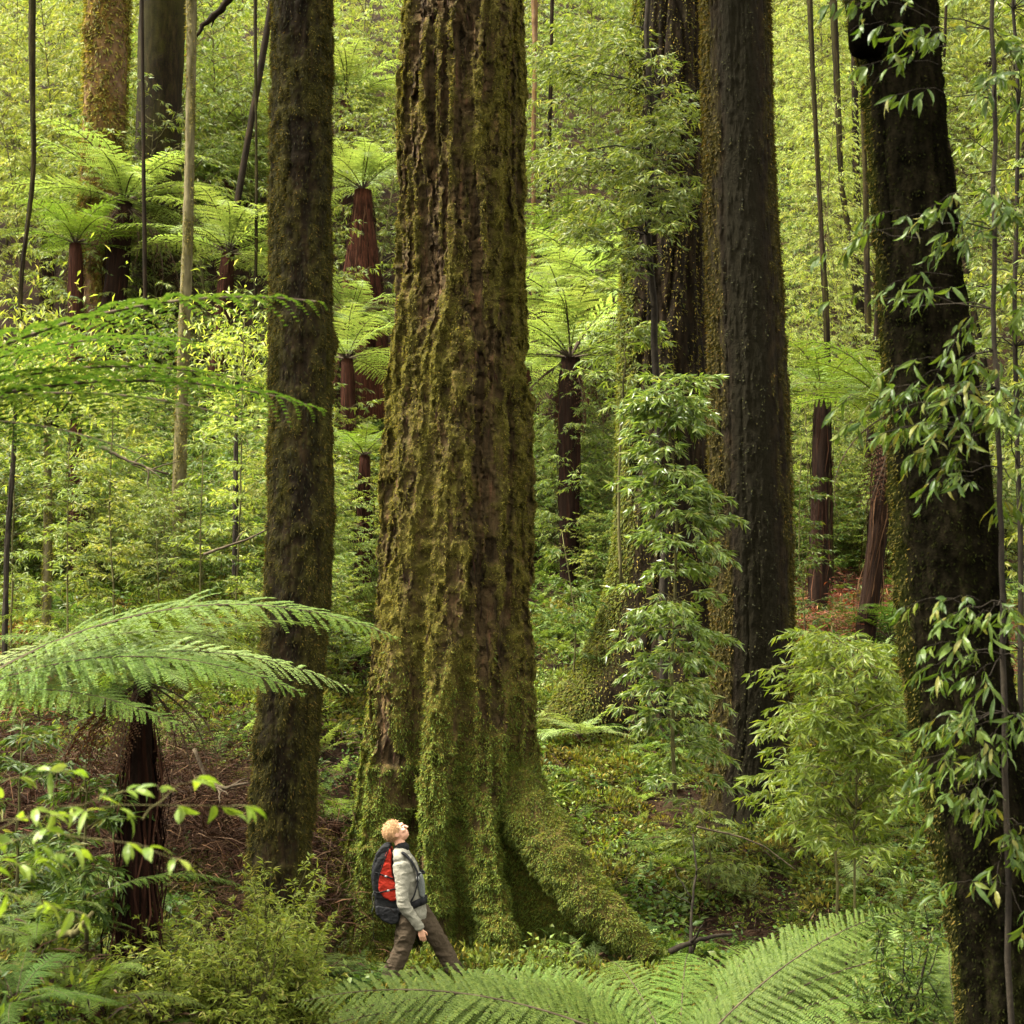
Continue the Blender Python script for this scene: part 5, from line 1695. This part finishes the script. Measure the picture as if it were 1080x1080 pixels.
def hiker():
    b = at(440.3, 1035, 17.55)
    b[2] = float(gz(b[0], b[1])) + .02
    root = thing('person', 'hiker in grey fleece and brown trousers looking up at the giant trunk, mid-stride', 'person', tuple(b))
    f = np.array([.80, 0, .60])          # the face looks along f, up into the crowns
    u = np.array([-.60, 0, .80])
    y = np.array([0, 1., 0])
    C = zp(272, 165)
    ax = np.array([f, y, u])
    pt = lambda a, s_, c: C + a * f + s_ * y + c * u
    # skeleton points
    sh, el, wr, hd = zp(305, 345, -.17), zp(325, 565, -.235), zp(422, 705, -.215), zp(436, 745, -.205)
    sh2, el2, wr2 = zp(325, 345, .17), zp(365, 560, .22), zp(450, 690, .2)
    hipn, knn, ann = zp(355, 640, -.085), zp(312, 835, -.10), zp(238, 1005, -.10)
    hipf, knf, anf = zp(405, 640, .085), zp(525, 815, .09), zp(622, 985, .09)
    body = MB()
    body.add(*ball(C, (.098, .078, .108), ax))
    body.add(*ball(pt(.03, 0, -.055), (.075, .06, .07), ax))           # face
    body.add(*ball(pt(.066, 0, -.092), (.028, .03, .024), ax))         # chin
    body.add(*ball(pt(.088, 0, .03), (.022, .05, .02), ax))            # brow
    body.add(*loft([pt(.095, 0, .012), pt(.113, 0, -.012), pt(.12, 0, -.03)], [(.010, .010), (.013, .014), (.014, .019)], 10))   # nose
    for s_ in (-1, 1):
        body.add(*ball(pt(.07, s_ * .04, -.03), (.03, .026, .026), ax))   # cheek
        body.add(*ball(pt(-.012, s_ * .08, -.02), (.022, .012, .034), ax))  # ear
    body.add(*loft([pt(-.02, 0, -.06), zp(300, 262), zp(300, 300)], [(.06, .056), (.058, .058), (.075, .08)]))
    body.add(*loft([zp(300, 300), zp(318, 380), zp(350, 500), zp(372, 600), zp(375, 670)], [(.09, .15), (.115, .17), (.105, .15), (.105, .15), (.11, .15)]))
    for a_, b_, c_ in ((sh, el, wr), (sh2, el2, wr2)):
        body.add(*loft([a_, (a_ + b_) / 2, b_, (b_ + c_) / 2, c_], [(.052, .05), (.046, .044), (.038, .036), (.035, .033), (.025, .03)], 14))
    for a_, b_, c_ in ((hipn, knn, ann), (hipf, knf, anf)):
        body.add(*loft([a_, (a_ + b_) / 2, b_, (b_ * .55 + c_ * .45), c_], [(.09, .085), (.078, .076), (.056, .056), (.055, .052), (.04, .038)], 16))
    # hands: palm, four unequal fingers curled a little, thumb from the side
    for w_, side in ((wr, -1), (wr2, 1)):
        d = unit(np.array([.25, 0, -1.0]))
        fw = unit(np.array([1, 0, .25]))
        body.add(*loft([w_, w_ + d * .045, w_ + d * .085], [(.024, .017), (.038, .016), (.038, .014)], 12))
        for q, ln in enumerate((.066, .075, .07, .055)):
            p0 = w_ + d * .08 + fw * (.028 - .018 * q)
            c1 = p0 + d * ln * .5 - y * side * .008
            c2 = p0 + d * ln * .85 - y * side * .026
            body.add(*loft([p0 - d * .015, c1, c2], [(.0085, .0085), (.008, .008), (.0068, .0068)], 8))
        t0 = w_ + d * .03 + fw * .03
        body.add(*loft([t0 - fw * .012, t0 + fw * .018 + d * .025, t0 + fw * .022 + d * .055 - y * side * .01], [(.012, .011), (.010, .010), (.008, .008)], 8))
    part('body', fuse('body', body, M['skin'], .004, 2), root)
    for s_ in (-1, 1):
        e = MB()
        e.add(*ball(pt(.092, s_ * .033, .002), (.011, .014, .008), ax, 12, 8))
        part('eye', e.mesh('eye', M['eye']), root)
    l = MB()
    l.add(*ball(pt(.097, 0, -.062), (.008, .024, .007), ax, 12, 8))
    part('mouth', l.mesh('mouth', M['lip']), root)
    # curly hair: a skull cap covered in small curls
    h = MB()
    r = np.random.default_rng(5)
    h.add(*ball(pt(-.022, 0, .03), (.100, .088, .098), ax, 24, 16))
    n = 5200
    v = unit(r.normal(size=(n, 3)))
    loc = v * [.102, .089, .102] + [-.024, 0, .03]
    keep = ~(((loc[:, 0] > .055) & (loc[:, 2] < .075)) | (loc[:, 2] < -.065) | ((loc[:, 0] > .0) & (loc[:, 2] < .0)))
    v, loc = v[keep], loc[keep]
    n = len(v)
    wave = fbm(v[:, 0] * 3, v[:, 1] * 3, v[:, 2] * 3, 3, 2)[:, None]
    flow = np.array([-.75, 0, -.2]) - v * (v @ np.array([-.75, 0, -.2]))[:, None]
    d = unit(flow + np.cross(v, r.normal(size=(n, 3))) * .55 + v * (.42 + .4 * wave))
    V_, f_ = leaves((C + loc @ ax), d @ ax, v @ ax, r.uniform(.018, .042, n), np.full(n, .0045), LEAF_LANCE)
    h.add(V_, f_)
    part('hair', h.mesh('hair', M['hair']), root)
    # fleece jacket
    j = MB()
    j.add(*loft([zp(285, 318, -.17), zp(298, 300, -.09), zp(302, 285, 0), zp(298, 300, .09), zp(285, 318, .17)], [(.06, .06), (.085, .06), (.09, .06), (.085, .06), (.06, .06)], 16))
    j.add(*loft([zp(298, 292), zp(315, 350), zp(335, 430), zp(352, 520), zp(370, 590), zp(378, 648)], [(.085, .12), (.125, .19), (.142, .195), (.130, .178), (.128, .172), (.135, .176)]))
    for a_, b_, c_ in ((sh, el, wr), (sh2, el2, wr2)):
        c3 = b_ + (c_ - b_) * .97
        j.add(*loft([a_ + [-.0, 0, -.005], (a_ + b_) / 2, b_, (b_ + c3) / 2, c3], [(.082, .075), (.068, .062), (.06, .054), (.054, .048), (.042, .040)], 16))
    jk = part('jacket', fuse('jacket', j, M['fleece'], .006, 4, .011, 7, 3), root)
    c = MB()
    c.add(*loft([zp(296, 290), zp(302, 262), zp(308, 244)], [(.088, .085), (.077, .074), (.078, .074)], 20))
    part('collar', fuse('collar', c, M['dark_cloth'], .006, 3), jk)
    p = MB()
    p.add(*extrude_profile(zpoly([(398, 395), (425, 390), (442, 450), (446, 520), (440, 545), (415, 540), (400, 480)]), -.135, -.02, 7))
    part('chest_panel', fuse('chest_panel', p, M['grey_cloth'], .006, 3), jk)
    # trousers
    t = MB()
    t.add(*loft([zp(376, 632), zp(382, 680), zp(385, 705)], [(.122, .16), (.125, .168), (.10, .15)]))
    for a_, b_, c_ in ((hipn, knn, ann), (hipf, knf, anf)):
        c3 = c_ + unit(c_ - b_) * .02
        t.add(*loft([a_, a_ * .5 + b_ * .5, b_, b_ * .5 + c3 * .5, c3], [(.118, .10), (.105, .095), (.09, .083), (.088, .08), (.086, .078)], 18))
    tr = part('trousers', fuse('trousers', t, M['trousers'], .007, 4, .013, 7, 9), root)
    k = MB()
    k.add(*extrude_profile(zpoly([(470, 760), (545, 745), (575, 815), (510, 840)]), .0, .03, 5))
    part('thigh_pocket', fuse('thigh_pocket', k, M['trousers'], .006, 2), tr)
    # boots
    for an, toe, up in ((ann, zp(300, 1040, -.1), .03), (anf, zp(690, 1018, .09), .05)):
        d = unit(toe - an)
        fw = unit(np.array([toe[0] - an[0], 0, (toe[2] - an[2]) * .6]))
        g = MB()
        g.add(*loft([an + [0, 0, .06], an, an - [0, 0, .05]], [(.05, .046), (.05, .046), (.05, .044)], 14))
        g.add(*loft([an - [0.02, 0, .05], an + fw * .08 - [0, 0, .045], an + fw * .17 - [0, 0, .055]], [(.045, .042), (.042, .048), (.032, .044)], 14))
        bt = part('boot', fuse('boot', g, M['boot'], .006, 3), root)
    # backpack worn by the hiker: a thing of its own
    bp = thing('backpack', 'red and black hiking backpack worn on the back of the hiker', 'backpack', tuple(b))
    z = MB()
    z.add(*extrude_profile(zpoly([(238, 240), (180, 262), (135, 330), (128, 440), (150, 540), (150, 610), (190, 668), (250, 692), (315, 690), (322, 600), (296, 460), (262, 340)]), -.16, .16, 11, .8))
    part('pack_body', fuse('pack_body', z, M['black_cloth'], .008, 4, .006, 9, 4), bp)
    z = MB()
    z.add(*extrude_profile(zpoly([(236, 246), (214, 290), (182, 380), (172, 440), (176, 500), (205, 535), (250, 562), (304, 548), (292, 490), (262, 430), (246, 350), (246, 280)]), -.175, .175, 9, .93))
    part('red_panel', fuse('red_panel', z, M['red_cloth'], .007, 3, .007, 11, 6), bp)
    z = MB()
    z.add(*extrude_profile(zpoly([(240, 232), (200, 232), (155, 285), (136, 360), (150, 395), (180, 370), (205, 300), (238, 262)]), -.14, .14, 9, .85))
    for q, (A_, B_) in enumerate((((178, 395), (262, 425)), ((176, 505), (292, 478)))):
        z2 = MB()
        z2.add(*ribbon([zp(A_[0] - 25, A_[1] - 6, -.165), zp(*A_, -.183), zp((A_[0] + B_[0]) / 2, (A_[1] + B_[1]) / 2, -.188), zp(*B_, -.18)], .016, .004, (0, 0, 1)))
        cs = part('compression_strap', z2.mesh('compression_strap', M['black_cloth']), bp)
        z2 = MB()
        z2.add(*ball(zp((A_[0] + B_[0]) / 2, (A_[1] + B_[1]) / 2, -.19), (.016, .006, .012), None, 8, 6))
        part('buckle', z2.mesh('strap_buckle', M['buckle']), cs)
    z2 = MB()
    z2.add(*extrude_profile(zpoly([(158, 575), (240, 590), (300, 600), (300, 680), (250, 690), (190, 662), (158, 620)]), -.178, -.05, 7, .9))
    part('side_pocket', fuse('side_pocket', z2, M['dark_cloth'], .007, 3, .006, 11, 8), bp)
    lid = part('lid', fuse('lid', z, M['black_cloth'], .007, 3, .005, 12, 7), bp)
    z = MB()
    z.add(*ribbon([zp(236, 250, -.182), zp(205, 330, -.186), zp(180, 400, -.186), zp(172, 450, -.18)], .014, .004, (1, 0, .5)))
    st = part('lid_strap', z.mesh('lid_strap', M['black_cloth']), lid)
    for sgn in (-1, 1):
        z = MB()
        z.add(*ribbon([zp(262, 300, sgn * .12), zp(290, 272, sgn * .125), zp(325, 282, sgn * .135), zp(372, 330, sgn * .15), zp(402, 390, sgn * .15), zp(404, 450, sgn * .165), zp(385, 520, sgn * .19), zp(350, 580, sgn * .20), zp(310, 610, sgn * .18)], .05, .012, (0, 1, 0.3)))
        sp = part('shoulder_strap', z.mesh('shoulder_strap', M['dark_cloth']), bp)
        z = MB()
        z.add(*ball(zp(404, 425, sgn * .165), (.02, .012, .025), None, 10, 8))
        part('buckle', z.mesh('buckle', M['buckle']), sp)
    z = MB()
    z.add(*ribbon([zp(402, 400, -.15), zp(432, 400, -.09), zp(442, 402, 0), zp(432, 400, .09), zp(402, 400, .15)], .022, .006, (0, 0, 1)))
    part('chest_strap', z.mesh('chest_strap', M['dark_cloth']), bp)
    z = MB()
    z.add(*ribbon([zp(290, 610, -.17), zp(345, 592, -.20), zp(400, 565, -.185), zp(440, 556, -.11), zp(455, 554, 0), zp(440, 556, .11), zp(400, 565, .185), zp(345, 592, .2), zp(290, 610, .17)], .075, .016, (0, 0, 1)))
    hb = part('hip_belt', z.mesh('hip_belt', M['dark_cloth']), bp)
    z = MB()
    z.add(*ball(zp(430, 556, -.135), (.035, .03, .04), None, 12, 8))
    part('belt_pouch', z.mesh('belt_pouch', M['dark_cloth']), hb)
    z = MB()
    z.add(*ribbon([zp(152, 480, -.1), zp(138, 560, -.12), zp(140, 640, -.12), zp(150, 780, -.11)], .012, .003, (0, 1, 0)))
    part('hanging_strap', z.mesh('hanging_strap', M['dark_cloth']), bp)
    z = MB()
    z.add(*ribbon([zp(158, 470, -.14), zp(136, 530, -.14), zp(148, 580, -.14), zp(134, 620, -.13)], .008, .003, (0, 1, 0)))
    part('cord', z.mesh('cord', M['buckle']), bp)


hiker()
